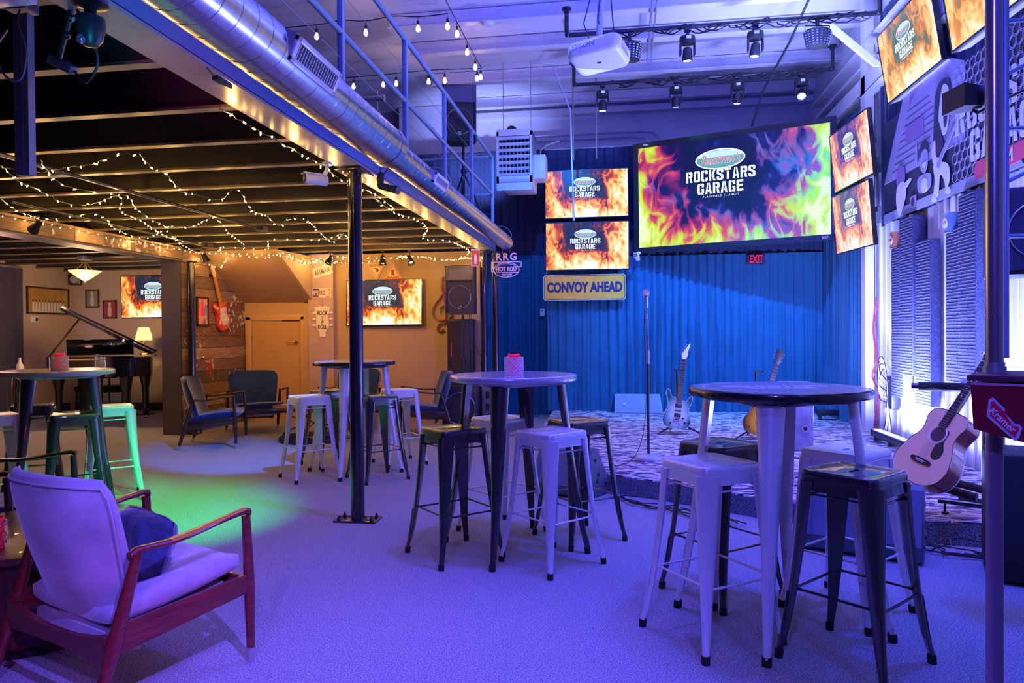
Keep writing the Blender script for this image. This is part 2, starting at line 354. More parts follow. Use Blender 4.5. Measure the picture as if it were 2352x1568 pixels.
# ------------------------------------------------ lettering
GL={}
def _m(p): return [(10-x,y) for x,y in p][::-1]
_cl=[(4.5,16),(1.6,16),(0,14.4),(0,1.6),(1.6,0),(4.5,0),(4.5,3),(3.3,3),(3.3,13),(4.5,13)]
_bar=[(0,0),(3.3,0),(3.3,16),(0,16)]
_ct=[(5.5,16),(8.4,16),(10,14.4),(10,10.6),(6.7,10.6),(6.7,13),(5.5,13)]
GL['O']=[_cl,_m(_cl)]
GL['R']=[_bar,[(4.1,16),(8.4,16),(10,14.4),(10,8.8),(8.6,7.2),(4.1,7.2),(4.1,10),(6.7,10),(6.7,13),(4.1,13)],[(5.4,6.5),(8.5,6.5),(10,0),(6.8,0)]]
GL['C']=[_cl,_ct,[(x,16-y) for x,y in _ct][::-1]]
GL['K']=[_bar,[(4.0,8.6),(6.9,16),(10.2,16),(7.2,8.6)],[(4.0,7.6),(7.2,7.6),(10.2,0),(6.9,0)]]
GL['S']=[_ct,[(4.5,16),(1.6,16),(0,14.4),(0,9.2),(6.7,5.4),(6.7,3),(5.5,3),(5.5,0),(8.4,0),(10,1.6),(10,7.0),(3.3,10.8),(3.3,13),(4.5,13)],[(4.5,0),(1.6,0),(0,1.6),(0,5.2),(3.3,5.2),(3.3,3),(4.5,3)]]
GL['T']=[[(0,13),(10,13),(10,16),(0,16)],[(3.35,0),(6.65,0),(6.65,12.2),(3.35,12.2)]]
GL['A']=[[(0,0),(3.1,0),(4.7,16),(3.0,16)],[(10,0),(6.9,0),(5.3,16),(7.0,16)],[(3.9,3.2),(6.1,3.2),(5.7,6),(4.3,6)]]
GL['G']=[_cl,_ct,[(5.5,0),(8.4,0),(10,1.6),(10,8),(5.6,8),(5.6,5.6),(6.7,5.6),(6.7,3),(5.5,3)]]
GL['E']=[_bar,[(4.1,13),(10,13),(10,16),(4.1,16)],[(4.1,6.6),(9,6.6),(9,9.6),(4.1,9.6)],[(4.1,0),(10,0),(10,3),(4.1,3)]]
def stencil(mb,txt,cx,cz,h,ox=0,oy=0,oz=0,ax=(1,0,0),ay=(0,0,1),wide=1.0,t=.0006):
    s=h/16; adv=12*s*wide; W=adv*len(txt)-2*s*wide; x=cx-W/2
    ax=Vector(ax);ay=Vector(ay)
    for ch in txt:
        for poly in GL.get(ch,[]):
            mb.prism([(x+px*s*wide,cz-h/2+py*s) for px,py in poly],t,(ox,oy,oz),ax=ax,ay=ay)
        x+=adv
def text(name,txt,size,m,parent,loc,rot=(PI/2,0,0),bold=0,shear=0,ext=.0005,wide=1,space=1):
    cu=bpy.data.curves.new(name,'FONT'); cu.body=txt; cu.size=size; cu.align_x='CENTER'; cu.align_y='CENTER'; cu.extrude=ext; cu.offset=bold; cu.shear=shear; cu.resolution_u=3; cu.space_character=space
    o=bpy.data.objects.new(name,cu); COL.objects.link(o); bpy.context.view_layer.update()
    me=bpy.data.meshes.new_from_object(o.evaluated_get(bpy.context.evaluated_depsgraph_get())); bpy.data.objects.remove(o); bpy.data.curves.remove(cu)
    me.name=name; me.materials.clear(); me.materials.append(m)
    if wide!=1:
        for v in me.vertices: v.co.x*=wide
    o=bpy.data.objects.new(name,me); COL.objects.link(o); o.parent=parent; o.location=loc; o.rotation_euler=rot
    return o
# ------------------------------------------------ bar stools
def rsq(h,r,n=12,z=0):
    P=[]
    for q,(sx,sy) in enumerate(((1,1),(-1,1),(-1,-1),(1,-1))):
        for k in range(n):
            a=q*PI/2+PI/2*k/(n-1); P.append(Vector((sx*(h-r)+r*math.cos(a),sy*(h-r)+r*math.sin(a),z)))
    return P
def leg_rings(q,zt,rt,rf,wt,wf,dt,df,foot=.03,curve=.012):
    # q: unit diagonal direction; sheet metal leg folded round the corner, tapering down
    q=Vector((*q,0)); s=Vector((-q.y,q.x,0)); R=[]
    for k in range(15):
        t=k/14; z=zt+(foot-zt)*t
        rr=rt+(rf-rt)*t + (-.010*math.sin(PI*t)+ (curve*max(0,(t-.8)/.2)**1.5))
        w=wt+(wf-wt)*min(1,t/.93)**.9; d=dt+(df-dt)*t
        if t>.93: w=wf*.86
        c=q*rr+Vector((0,0,z)); 
        R.append([c+s*(a*w/2)+q*(b*d/2) for a,b in ((-1,-.9),(-.92,-.1),(-.62,.55),(-.2,.98),(.2,.98),(.62,.55),(.92,-.1),(1,-.9),(.55,-.95),(-.55,-.95))])
    return R
def make_stool(mt,foot_m,label):
    t=thing('bar_stool',label,'bar stool')
    h=.7620; A=.152
    b=MB()
    N=12
    R=[rsq(A+.006,.038,N,.684),rsq(A+.004,.038,N,.700),rsq(A+.003,.038,N,.728),rsq(A,.036,N,.7285),rsq(A,.036,N,.752),rsq(A-.003,.034,N,.759),rsq(A-.008,.031,N,.762),rsq(A-.016,.026,N,.7615),rsq(A-.022,.022,N,.7585)]
    slot=[]
    for i in range(4*N):
        a=2*PI*i/(4*N)+PI/(4*N)*0; x,y=math.cos(a),math.sin(a); slot.append(Vector((.036*(abs(x)**.35)*(1 if x>0 else -1),.0085*(abs(y)**.7)*(1 if y>0 else -1),.7575)))
    R+= [slot,[v-Vector((0,0,.014)) for v in slot]]
    b.rings(R,cap=False); b.build('seat',mt,t,50)
    for sx,sy in ((1,1),(-1,1),(-1,-1),(1,-1)):
        q=(sx/2**.5,sy/2**.5)
        b=MB(); rg=leg_rings(q,.724,.1895,.283,.106,.034,.032,.024); b.rings(rg)
        # pressed rib near the foot
        Q=Vector((*q,0)); Sd=Vector((-Q.y,Q.x,0)); 
        for s in (-1,1):
            b.tube([Vector((0,0,z))+Q*(.1895+(.283-.1895)*(.724-z)/(.724-.03)-.010*math.sin(PI*(.722-z)/.69)+(.017-.004*(.722-z)/.69))+Sd*s*.007 for z in (.27,.2,.13,.07)],.0028,6)
        leg=b.build('leg',mt,t,45)
        MB().cyl(Q*.294+Vector((0,0,.0)),Q*.291+Vector((0,0,.034)),.0165,.017,14).build('rubber_foot',foot_m,leg)
    cz=[(1,1),(-1,1),(-1,-1),(1,-1)]
    for i in range(4):
        for z,rr,th,r in ((.275,.245,.05,.0055),(.655,.195,.03,.0045)):
            a=Vector((cz[i][0],cz[i][1],0)).normalized()*rr; c=Vector((cz[(i+1)%4][0],cz[(i+1)%4][1],0)).normalized()*rr
            a.z=c.z=z+(.012 if i%2 else 0); u=(c-a); 
            b=MB(); b.cyl(a,c,r,n=8)
            for e,dv in ((a,u.normalized()),(c,-u.normalized())):
                b.tube([e,e+dv*.02,e+dv*.045],[.009,.009,.0056],8)
            b.build('crossbar',mt,t)
    return t
bs=make_stool(M_stblack,M_rubber,''); ss=make_stool(M_silver,M_rubber,'')
ss['label']='x'
q=.785
used={'b':0,'s':0}
def stool(k,x,y,th,label):
    r=bs if k=='b' else ss
    o=place(r,used[k],(x,y,0),th,label,'bar stools around the tall tables'); used[k]=1; return o
stool('b',-.996,4.122,q-.022,'black metal bar stool left of the middle grey-topped table, amber light on its seat')
stool('s',-.405,4.052,q+.063,'silver metal bar stool standing in front of the middle grey-topped table')
stool('b',-.282,4.571,q-.105,'black metal bar stool behind the middle table, beside the left floor monitor')
stool('s',-.80,4.66,q+.10,'silver metal bar stool behind the middle table, partly hidden by its black front leg')
stool('s',.372,3.167,q-.179,'large silver metal bar stool in front left of the logo table by the stage')
stool('b',.911,3.0,q+.047,'nearest black metal bar stool, in the right foreground before the logo table')
stool('s',1.041,3.546,q+.016,'silver metal bar stool behind the nearest black stool at the right logo table')
stool('b',.487,3.69,q-.10,'black metal bar stool behind the front left silver one, near the stage edge')
stool('s',-2.861,6.187,q+.019,'silver metal bar stool left of the black post at the far logo table')
stool('b',-2.226,6.233,q+.012,'black metal bar stool just right of the black post at the far logo table')
stool('s',-2.26,7.0,q-.08,'silver metal bar stool at the back right of the far logo table')
stool('b',-2.96,6.86,q+.1,'black metal bar stool behind the front leg of the far logo table')
stool('b',-3.96,4.633,q-.10,'black metal bar stool in front of the left candle table, behind the pale armchair')
stool('s',-4.108,5.198,q-.06,'silver metal bar stool lit green, right behind the left candle table')
stool('b',-4.843,5.213,q-.1,'black metal bar stool behind the left candle table toward the piano')
stool('s',-4.517,4.50,q+.2,'silver metal bar stool cut by the left edge of the picture')
# ------------------------------------------------ tall tables
M_topgrey=mat('table_top_grey',(.50,.50,.55),.25,metal=.3,coat=.6)
M_topblack=mat('table_top_black',(.012,.012,.018),.22,coat=.5)
M_topprint=mat('table_print',(.62,.62,.62),.4)
def make_table(mtop,mleg,mrim,label,logo):
    t=thing('bar_table',label,'table')
    b=MB(); r=.389
    b.lathe([(r-.02,1.030),(r-.002,1.031),(r,1.036),(r,1.058),(r-.004,1.065),(r-.010,1.067),(r-.03,1.0665),(.2,1.0662),(.001,1.066)],n=72,cap=True)
    b.build('tabletop',mtop,t,50)
    b=MB(); R=[]
    for z,k in ((1.031,1),(1.008,.93),(1.004,.9)):
        R.append([Vector((math.cos(a)*(.30+.045*math.cos(4*(a-PI/4)))*k,math.sin(a)*(.30+.045*math.cos(4*(a-PI/4)))*k,z)) for a in [2*PI*i/48 for i in range(48)]])
    b.rings(R); b.build('apron',mrim,t,50)
    for sx,sy in ((1,1),(-1,1),(-1,-1),(1,-1)):
        qd=(sx/2**.5,sy/2**.5); Q=Vector((*qd,0)); Sd=Vector((-Q.y,Q.x,0))
        b=MB(); b.rings(leg_rings(qd,1.012,.305,.444,.118,.038,.045,.03,curve=.014))
        for s in (-1,1):
            b.tube([Vector((0,0,z))+Q*(.305+(.444-.305)*(1.012-z)/.982-.010*math.sin(PI*(1.012-z)/.982)+(.0215-.006*(1.012-z)/.98))+Sd*s*.008 for z in (.34,.25,.15,.07)],.003,6)
        leg=b.build('leg',mleg,t,45)
        MB().cyl(Q*.455,Q*.452+Vector((0,0,.036)),.019,.0195,14).build('rubber_foot',M_rubber,leg)
    if logo:
        MB().lathe([(.372,1.0662),(.372,1.0668),(.001,1.0668)],n=72).build('glare_disc',mat('glare_grey',(.20,.20,.25),.35,coat=.3),t,50)  # lighter disc: glare on the black top put into its colour
        g=MB()
        c,s=math.cos(-logo[0]),math.sin(-logo[0]); ax=(c,s,0); ay=(-s,c,0)
        stencil(g,'ROCKSTARS',0,.045,.085,oz=1.0669,ax=ax,ay=ay,wide=.82,t=.0006)
        stencil(g,'GARAGE',0,-.055,.085,oz=1.0669,ax=ax,ay=ay,wide=.82,t=.0006)
        g.build('lettering',M_topprint,t,0)
        n=MB()
        R=[[Vector((rr*math.cos(a),rr*math.sin(a),zz)) for a in [2*PI*i/72 for i in range(72)]] for rr,zz in ((.32,1.0664),(.32,1.0676),(.327,1.0676),(.327,1.0664))]
        n.rings(R,loop=True,cap=False); n.build('printed_ring',M_topprint,t,0)
        text('website_line','.COM',.04,M_topprint,t,(.11*s*-1*0+.0-(-s)*-.125,c*-.125,1.0672),rot=(0,0,-logo[0]),bold=.001)
    return t
T1=make_table(M_topgrey,M_stblack,M_topgrey,'tall round table with grey top and black legs holding the middle candle','')
T1.location=(-.662,4.308,0); T1.rotation_euler=(0,0,q-.124); T1['group']='tall round tables'
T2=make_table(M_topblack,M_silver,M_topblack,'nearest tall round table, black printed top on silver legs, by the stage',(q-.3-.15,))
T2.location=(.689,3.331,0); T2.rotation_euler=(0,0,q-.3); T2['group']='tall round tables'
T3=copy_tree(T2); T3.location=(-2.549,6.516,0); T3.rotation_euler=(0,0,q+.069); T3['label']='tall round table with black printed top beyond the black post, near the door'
T4=copy_tree(T1); T4.location=(-4.28,4.84,0); T4.rotation_euler=(0,0,q+.05); T4['label']='tall round table with grey top and black legs in front of the piano'
# ------------------------------------------------ candle holders
M_red=mat('candle_red',(.8,.01,.05),.5,emis=(.7,.0,.05),es=.22)
M_holder=mat('holder_white',(.75,.73,.78),.45)
def make_candle():
    t=thing('candle_holder','','candle')
    MB().lathe([(.0562,.004),(.0562,.0),(.052,.0),(.052,.006)],n=40).build('base',M_holder,t)
    # pierced sleeve: rings of eight-petal circles
    b=MB()
    R=.056; n=9
    for row in range(4):
        for k in range(n):
            a0=2*PI*(k+(row%2)*.5)/n; z0=.017+row*.0225
            ring=[]
            for j in range(20):
                u=2*PI*j/20; aa=a0+math.cos(u)*.0165/R; zz=z0+math.sin(u)*.0165
                ring.append(Vector((R*math.cos(aa),R*math.sin(aa),zz)))
            b.tube(ring,.0026,5,closed=True)
            ring=[Vector((R*math.cos(a0+math.cos(2*PI*j/12)*.0062/R),R*math.sin(a0+math.cos(2*PI*j/12)*.0062/R),z0+math.sin(2*PI*j/12)*.0062)) for j in range(12)]
            b.tube(ring,.0035,5,closed=True)
            for u in range(4):
                an=u*PI/2+PI/4
                p=[Vector((R*math.cos(a0+math.cos(an)*d/R),R*math.sin(a0+math.cos(an)*d/R),z0+math.sin(an)*d)) for d in (.006,.016)]
                b.tube(p,.003,5)
    for z in (.002,.1035): b.tube([Vector((R*math.cos(2*PI*j/40),R*math.sin(2*PI*j/40),z)) for j in range(40)],.0032,6,closed=True)
    b.build('pierced_sleeve',M_holder,t)
    c=MB(); R_=[]
    for z,dz in ((.005,0),(.124,1),(.121,1)):
        rr=.0375 if z<.122 else .031
        if dz and z<.122: rr=.034
        R_.append([Vector((rr*math.cos(a),rr*math.sin(a),z+dz*.006*math.sin(2*a+.5))) for a in [2*PI*i/32 for i in range(32)]])
    R_=[R_[0],[v.copy()*1 for v in R_[0]],R_[1],R_[2]]
    for v in R_[1]: v.z=.118; 
    c.rings(R_); c.build('candle',M_red,t,60)
    MB().cyl((0,0,.118),(0,0,.13),.0012).build('wick',M_blackm,t)
    return t
c=make_candle(); c.location=(-.652,4.27,1.0675); c['label']='red candle in a white pierced holder on the middle grey table'; c['group']='candles in pierced holders'
c2=copy_tree(c); c2.location=(-4.26,4.84,1.0675); c2['label']='red candle in a white pierced holder on the left table before the piano'
# ------------------------------------------------ armchairs
def make_chair(mf,mw,mwt,label,ferr):
    t=thing('armchair',label,'armchair')   # faces +Y, seat centre over origin
    W=.345
    def sleg(s):
        # front leg
        lg=MB().tube([(s*W,.315,.055),(s*W,.312,.3),(s*(W-.002),.30,.595)],[.0165,.022,.017],12).build('front_leg',mw,t)
        MB().cyl((s*W,.316,0),(s*W,.315,.058),.0135,.0172,12).build('ferrule',ferr,lg)
        lg=MB().tube([(s*W,-.305,.055),(s*W,-.235,.27),(s*(W+.002),-.150,.565)],[.0165,.026,.018],12).build('rear_leg',mw,t)
        MB().cyl((s*W,-.325,0),(s*W,-.305,.058),.0135,.0172,12).build('ferrule',ferr,lg)
        # arm: slim shaped paddle rising forward
        P=[(-.180,.570,.017,.015),(-.155,.583,.019,.014),(-.10,.584,.020,.012),(-.03,.583,.027,.011),(.04,.590,.031,.010),(.12,.602,.027,.010),(.21,.616,.020,.011),(.29,.626,.017,.013),(.315,.618,.015,.016)]
        R=[]
        for y,z,w_,h_ in P: R.append([Vector((s*W+math.cos(2*PI*k/12)*w_,y,z-.012+math.sin(2*PI*k/12)*h_)) for k in range(12)])
        arm=MB().rings(R).build('armrest',mw,t,60)
        R=[]
        for y,z,w_,h_ in P[3:8]: R.append([Vector((s*W+x*w_*.88,y,z-.012+h_*zz)) for x,zz in ((-1,.55),(-.5,1.04),(.5,1.04),(1,.55),(0,.3))])
        MB().rings(R).build('armrest_inlay',mwt,arm,60)
        # side rail slopes down to the rear
        b=MB(); b.prism([(-.245,.235),(.308,.285),(.308,.36),(-.215,.335)],.024,(s*W-.012,0,0),ax=(0,1,0),ay=(0,0,1),bev=.004); b.build('side_rail',mw,t)
    sleg(-1); sleg(1)
    b=MB(); R=[]
    for k in range(13):
        x=-W+.01+(2*W-.02)*k/12; u=abs(x)/W; hh=.03+.035*u**2; z=.265-.02*(1-u*u); R.append([Vector((x,-.252+dy,z+dz)) for dy,dz in ((-.012,-hh),(.012,-hh),(.012,hh*.7),(-.012,hh*.7))])
    b.rings(R); b.build('rear_crossbar',mw,t)
    MB().box((0,.295,.315),(2*W-.03,.022,.07),bev=.004).build('front_crossbar',mw,t)
    # backrest: reclined shell with rolled rim, wraps slightly forward at the sides
    def surf(u,v,off):
        # u -1..1 across, v 0..1 up ; off -1 (rear) .. 1 (front)
        wd=.235+.105*v**.8
        if v>.86: wd-=.05*((v-.86)/.14)**2
        y=-.13-.185*v-.02*v*v; z=.19+.645*v-.012*u*u
        y+= .10*abs(u)**2.2*(.5+.5*v) ; th=.036+.012*math.sin(PI*v)
        n=Vector((0,.66,.2)).normalized()
        return Vector((u*wd,y,z))+n*off*th
    b=MB(); R=[]
    K=24
    for i in range(15):
        v=i/14; ring=[]
        e=max(.22,math.sin(PI*min(1,max(0,(v*.96+.02))))**.35)
        for k in range(K):
            a=2*PI*k/K; cu,su=math.cos(a),math.sin(a)
            uu=abs(cu)**.55*(1 if cu>0 else -1); oo=abs(su)**.75*(1 if su>0 else -1)
            ring.append(surf(uu,v,oo*e))
        R.append(ring)
    b.rings(R); back=b.build('backrest',mf,t,75)
    b=MB(); pts=[surf(-1,i/12,-.55)+Vector((-.004,0,0)) for i in range(1,12)]+[surf(-1+2*i/10,.97,-.6) for i in range(0,11)]+[surf(1,i/12,-.55)+Vector((.004,0,0)) for i in range(11,0,-1)]
    b.tube(pts,.0045,6); b.build('piping',mf,back,75)
    # seat pad with bolstered edges
    b=MB(); R=[]
    for i in range(15):
        t_=i/14; y=-.20+.51*t_; ring=[]
        zc=.335+.06*t_; wd=.285+.012*t_; e=max(.15,math.sin(PI*(t_*.94+.03))**.3); th=.058*e
        for k in range(K):
            a=2*PI*k/K; cu,su=math.cos(a),math.sin(a)
            uu=abs(cu)**.5*(1 if cu>0 else -1); oo=abs(su)**.8*(1 if su>0 else -1)
            bol=.022*max(0,(abs(uu)-.72)/.28) if su>0 else 0
            ring.append(Vector((uu*wd*(1 if 0<i<14 else .97),y,zc+oo*th+bol-.004)))
        R.append(ring)
    b.rings(R); b.build('seat_cushion',mf,t,75)
    b=MB(); 
    R=[]
    for i in range(9):
        t_=i/8; y=-.20+.46*t_; z=.225+.05*t_
        R.append([Vector((x,y,z+dz)) for x,dz in ((-.25,0),(-.18,-.03*math.sin(PI*t_)),(.18,-.03*math.sin(PI*t_)),(.25,0),(.25,.05),(-.25,.05))])
    b.rings(R); b.build('seat_sling',mf,t,60)
    return t
M_velP=mat('velvet_lilac_grey',(.62,.54,.64),.85,noise=.38,nscale=4.5,sheen=.5,spec=.2)
M_velB=mat('velvet_navy',(.01,.035,.12),.8,noise=.35,nscale=5,sheen=.7,spec=.2)
M_velG=mat('velvet_navy_worn',(.05,.07,.10),.8,noise=.3,nscale=5,sheen=.6,spec=.2)
M_ferr=mat('ferrule_satin',(.62,.6,.62),.35,.8)
M_frame=mat('chair_frame_dark',(.035,.012,.012),.25,coat=.5)
M_frameR=mat('chair_frame_mahogany',(.20,.022,.024),.3,noise=.45,nscale=5,stretch=(14,1,14),coat=.5)
a1=make_chair(M_velP,M_frameR,M_woodl,'pale lilac velvet armchair with mahogany frame in the left foreground',M_ferr)
g1='wood framed velvet armchairs'
a1.location=(-1.93,2.50,0); a1.rotation_euler=(0,0,-.395); a1['group']=g1
a2=make_chair(M_velB,M_frame,M_frame,'navy velvet armchair facing right, beside the dark pier and plank wall',M_ferr)
a2.location=(-4.90,7.93,0); a2.rotation_euler=(0,0,-1.22); a2['group']=g1
a3=copy_tree(a2); a3.location=(-4.93,9.02,0); a3.rotation_euler=(0,0,-2.45); a3['label']='dark velvet armchair with its back to the tan door'
a4=copy_tree(a2); a4.location=(-2.55,9.05,0); a4.rotation_euler=(0,0,1.95); a4['label']='navy velvet armchair facing left under the loudspeaker on its stand'
a5=copy_tree(a2); a5.location=(-3.75,9.50,0); a5.rotation_euler=(0,0,-3.2); a5['label']='navy velvet armchair mostly hidden behind the far logo table'
a6=copy_tree(a2); a6.location=(-3.52,3.46,0); a6.rotation_euler=(0,0,-1.30); a6['label']='dark framed armchair whose arms show above the pale armchair'
# denim pillow
p=thing('throw_pillow','blue denim look throw pillow on the pale lilac armchair','pillow',(-1.865,2.50,.485),0,rot=(-.28,.12,-.30))
def smooth0(P,n=5):
    Q=[];m=len(P)
    for i in range(m):
        p0,p1,p2,p3=[Vector(P[(i+k)%m]) for k in (-1,0,1,2)]
        for j in range(n):
            t=j/n; Q.append(.5*((2*p1)+(-p0+p2)*t+(2*p0-5*p1+4*p2-p3)*t*t+(-p0+3*p1-3*p2+p3)*t**3))
    return Q
def cushion_mb(a,hh,n=14):
    b=MB(); 
    def P(i,j,s):
        u=-1+2*i/n; v=-1+2*j/n
        k=(1-u**4)*(1-v**4); pin=1-.06*(u*u*v*v)
        return Vector((u*a*(1-.05*(1-v*v)*-1*0)*pin,s*(hh*k**.5+.004)+.006*math.sin(9*u+4*v)*k,v*a*pin))
    for s in (-1,1):
        G=[[b.v(P(i,j,s)) for j in range(n+1)] for i in range(n+1)]
        for i in range(n):
            for j in range(n): b.f([G[i][j],G[i+1][j],G[i+1][j+1],G[i][j+1]])
    return b
M_denim=mat('denim_velvet',(.035,.06,.16),.85,noise=.6,nscale=22,bump=.8,bscale=24,sheen=.6)
pc=cushion_mb(.145,.075).build('cushion',M_denim,p,80)
MB().tube(smooth0([(-.128,0,-.128),(0,0,-.142),(.128,0,-.128),(.142,0,0),(.128,0,.128),(0,0,.142),(-.128,0,.128),(-.142,0,0)]),.005,6,closed=True).build('piping',M_denim,p)
# round wooden low table beside the pale chair, and vase
t=thing('drum_table','round mahogany drum table at the left edge behind the pale armchair','table',(-2.66,2.88,0))
b=MB(); b.lathe([(.46,.405),(.485,.408),(.49,.42),(.487,.435),(.47,.44),(.001,.44)],n=64); b.build('tabletop',M_wood,t,40)
b=MB(); b.lathe([(.43,.05),(.43,.41)],n=64); b.build('drum_body',mat('drum_wood',(.12,.02,.02),.35,noise=.4,nscale=6,stretch=(9,9,1),coat=.3),t,40)
b=MB(); b.lathe([(.40,.0),(.40,.055)],n=48); b.build('plinth',M_blackm,t)
v=thing('candle_jar','red glass jar with shiny silver beading at the left edge','candle holder',(-2.60,2.56,.4415))
MB().lathe([(.055,0),(.06,.01),(.06,.12),(.056,.125),(.054,.12),(.054,.012),(.001,.012)],n=32).build('jar',mat('jar_red',(.45,.0,.03),.2,emis=(.5,0,.03),es=.15),v)
b=MB()
for i in range(170):
    a=random.random()*2*PI; z=.01+random.random()*.11; b.ball((.063*math.cos(a),.063*math.sin(a),z),.0035+random.random()*.002,u=6,v=4)
b.build('beading',M_chrome,v)
# coffee table with scroll metal base
t=thing('coffee_table','low round coffee table with a curled black metal base between the armchairs','table',(-3.86,8.42,0))
MB().lathe([(.45,.415),(.47,.42),(.47,.445),(.46,.45),(.001,.45)],n=56).build('tabletop',mat('coffee_top',(.16,.08,.06),.35,coat=.4),t)
MB().lathe([(.36,.0),(.40,.005),(.40,.055),(.38,.06),(.001,.06)],n=48).build('base',M_blackm,t)
for k in range(6):
    a=k*PI/3; P=[]
    for i in range(15):
        s=i/14; aa=a+s*2.2; rr=.36-.17*math.sin(PI*s)+.05*math.sin(3*PI*s); P.append((rr*math.cos(aa),rr*math.sin(aa),.05+.375*s))
    MB().tube(P,.012,6,flat=.5).build('scroll_strap',M_blackm,t)
for k,(x,y) in enumerate(((-.3,-.1),(.0,-.22),(.22,.05))):
    o=MB().box((0,0,.003),(.09,.09,.005),bev=.001).build('coaster',M_white); o.location=(-3.86+x,8.42+y,.451); o.rotation_euler=(0,0,k); tag(o,['white square coaster on the left edge of the coffee table','white square coaster near the front of the coffee table','white square coaster on the right side of the coffee table'][k],'coaster','coasters on the coffee table')
# ------------------------------------------------ curtains
def drape(name,label,m,p0,p1,z0,z1,amp=.035,seed=1,per=.13,gather=0):
    rnd=random.Random(seed); p0=Vector((*p0,0));p1=Vector((*p1,0)); Lx=(p1-p0).length; d=(p1-p0)/Lx; n=Vector((-d.y,d.x,0))
    N=int(Lx/.014); rows=14; ph=[rnd.random()*6.28 for _ in range(8)]; V=[]
    def off(s,t):
        w=s+.03*math.sin(2.1*s+ph[0])+.02*math.sin(5.3*s+ph[1]+1.5*t)*t
        a=math.sin(2*PI*w/per+ph[2]+1.6*math.sin(1.7*s+ph[3])+1.1*math.sin(4.3*s+ph[7])); b=math.sin(2*PI*w/(per*2.7)+ph[4]+.9*t+math.sin(1.1*s)); c=math.sin(2*PI*w/(per*.47)+ph[5]+1.5*math.sin(3.1*s+ph[0]))
        a=math.copysign(abs(a)**.8,a)
        return amp*(.62*a*(1+.35*math.sin(2.3*s+ph[1]))+.5*b*(.3+.7*t)+.28*c)*(.55+.45*t)*(.75+.25*math.sin(.9*s+ph[6]))
    b=MB()
    for j in range(rows+1):
        t=j/rows; z=z1+(z0-z1)*t
        V.append([b.v(p0+d*(Lx*i/N)+n*off(Lx*i/N,t)+Vector((0,0,z+(0.006*math.sin(9*i/N*Lx+ph[7]) if j==rows else 0)))) for i in range(N+1)])
    for j in range(rows):
        for i in range(N): b.f([V[j][i],V[j][i+1],V[j+1][i+1],V[j+1][i]])
    o=b.build(name,m,None,80); tag(o,label,'curtain'); return o
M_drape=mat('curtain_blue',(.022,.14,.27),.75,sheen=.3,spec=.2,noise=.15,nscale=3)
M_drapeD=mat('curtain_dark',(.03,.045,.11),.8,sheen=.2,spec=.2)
o=drape('stage_curtain','tall blue pleated stage curtain hanging below the big screen',M_drape,(-1.12,10.72),(2.86,10.72),.152,2.46,.062,3,.125)
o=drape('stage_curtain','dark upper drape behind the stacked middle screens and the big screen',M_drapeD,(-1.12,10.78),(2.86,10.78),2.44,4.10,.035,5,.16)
o=drape('stage_curtain','dark blue curtain left of the stage, behind the red candle',M_drape,(-2.45,11.5),(-1.02,11.5),.004,2.6,.05,8,.16)
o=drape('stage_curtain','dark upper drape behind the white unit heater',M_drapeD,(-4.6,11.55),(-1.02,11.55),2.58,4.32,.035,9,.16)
o=drape('stage_curtain','dark blue curtain in the corner under the two tilted side screens',M_drape,(2.84,10.62),(2.84,8.98),.152,4.0,.035,11,.15)
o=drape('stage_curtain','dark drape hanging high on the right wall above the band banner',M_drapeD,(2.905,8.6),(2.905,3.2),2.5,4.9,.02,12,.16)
for nm,a,c,z in (('curtain_rod',(-4.7,11.6),(-1.0,11.6),4.34),('curtain_rod',(-1.15,10.80),(2.9,10.80),4.12)):
    o=MB().cyl((*a,z),(*c,z),.02).build(nm,M_steel); tag(o,'steel rod carrying the %s drape'%('left' if z>4.2 else 'stage'),'rod')
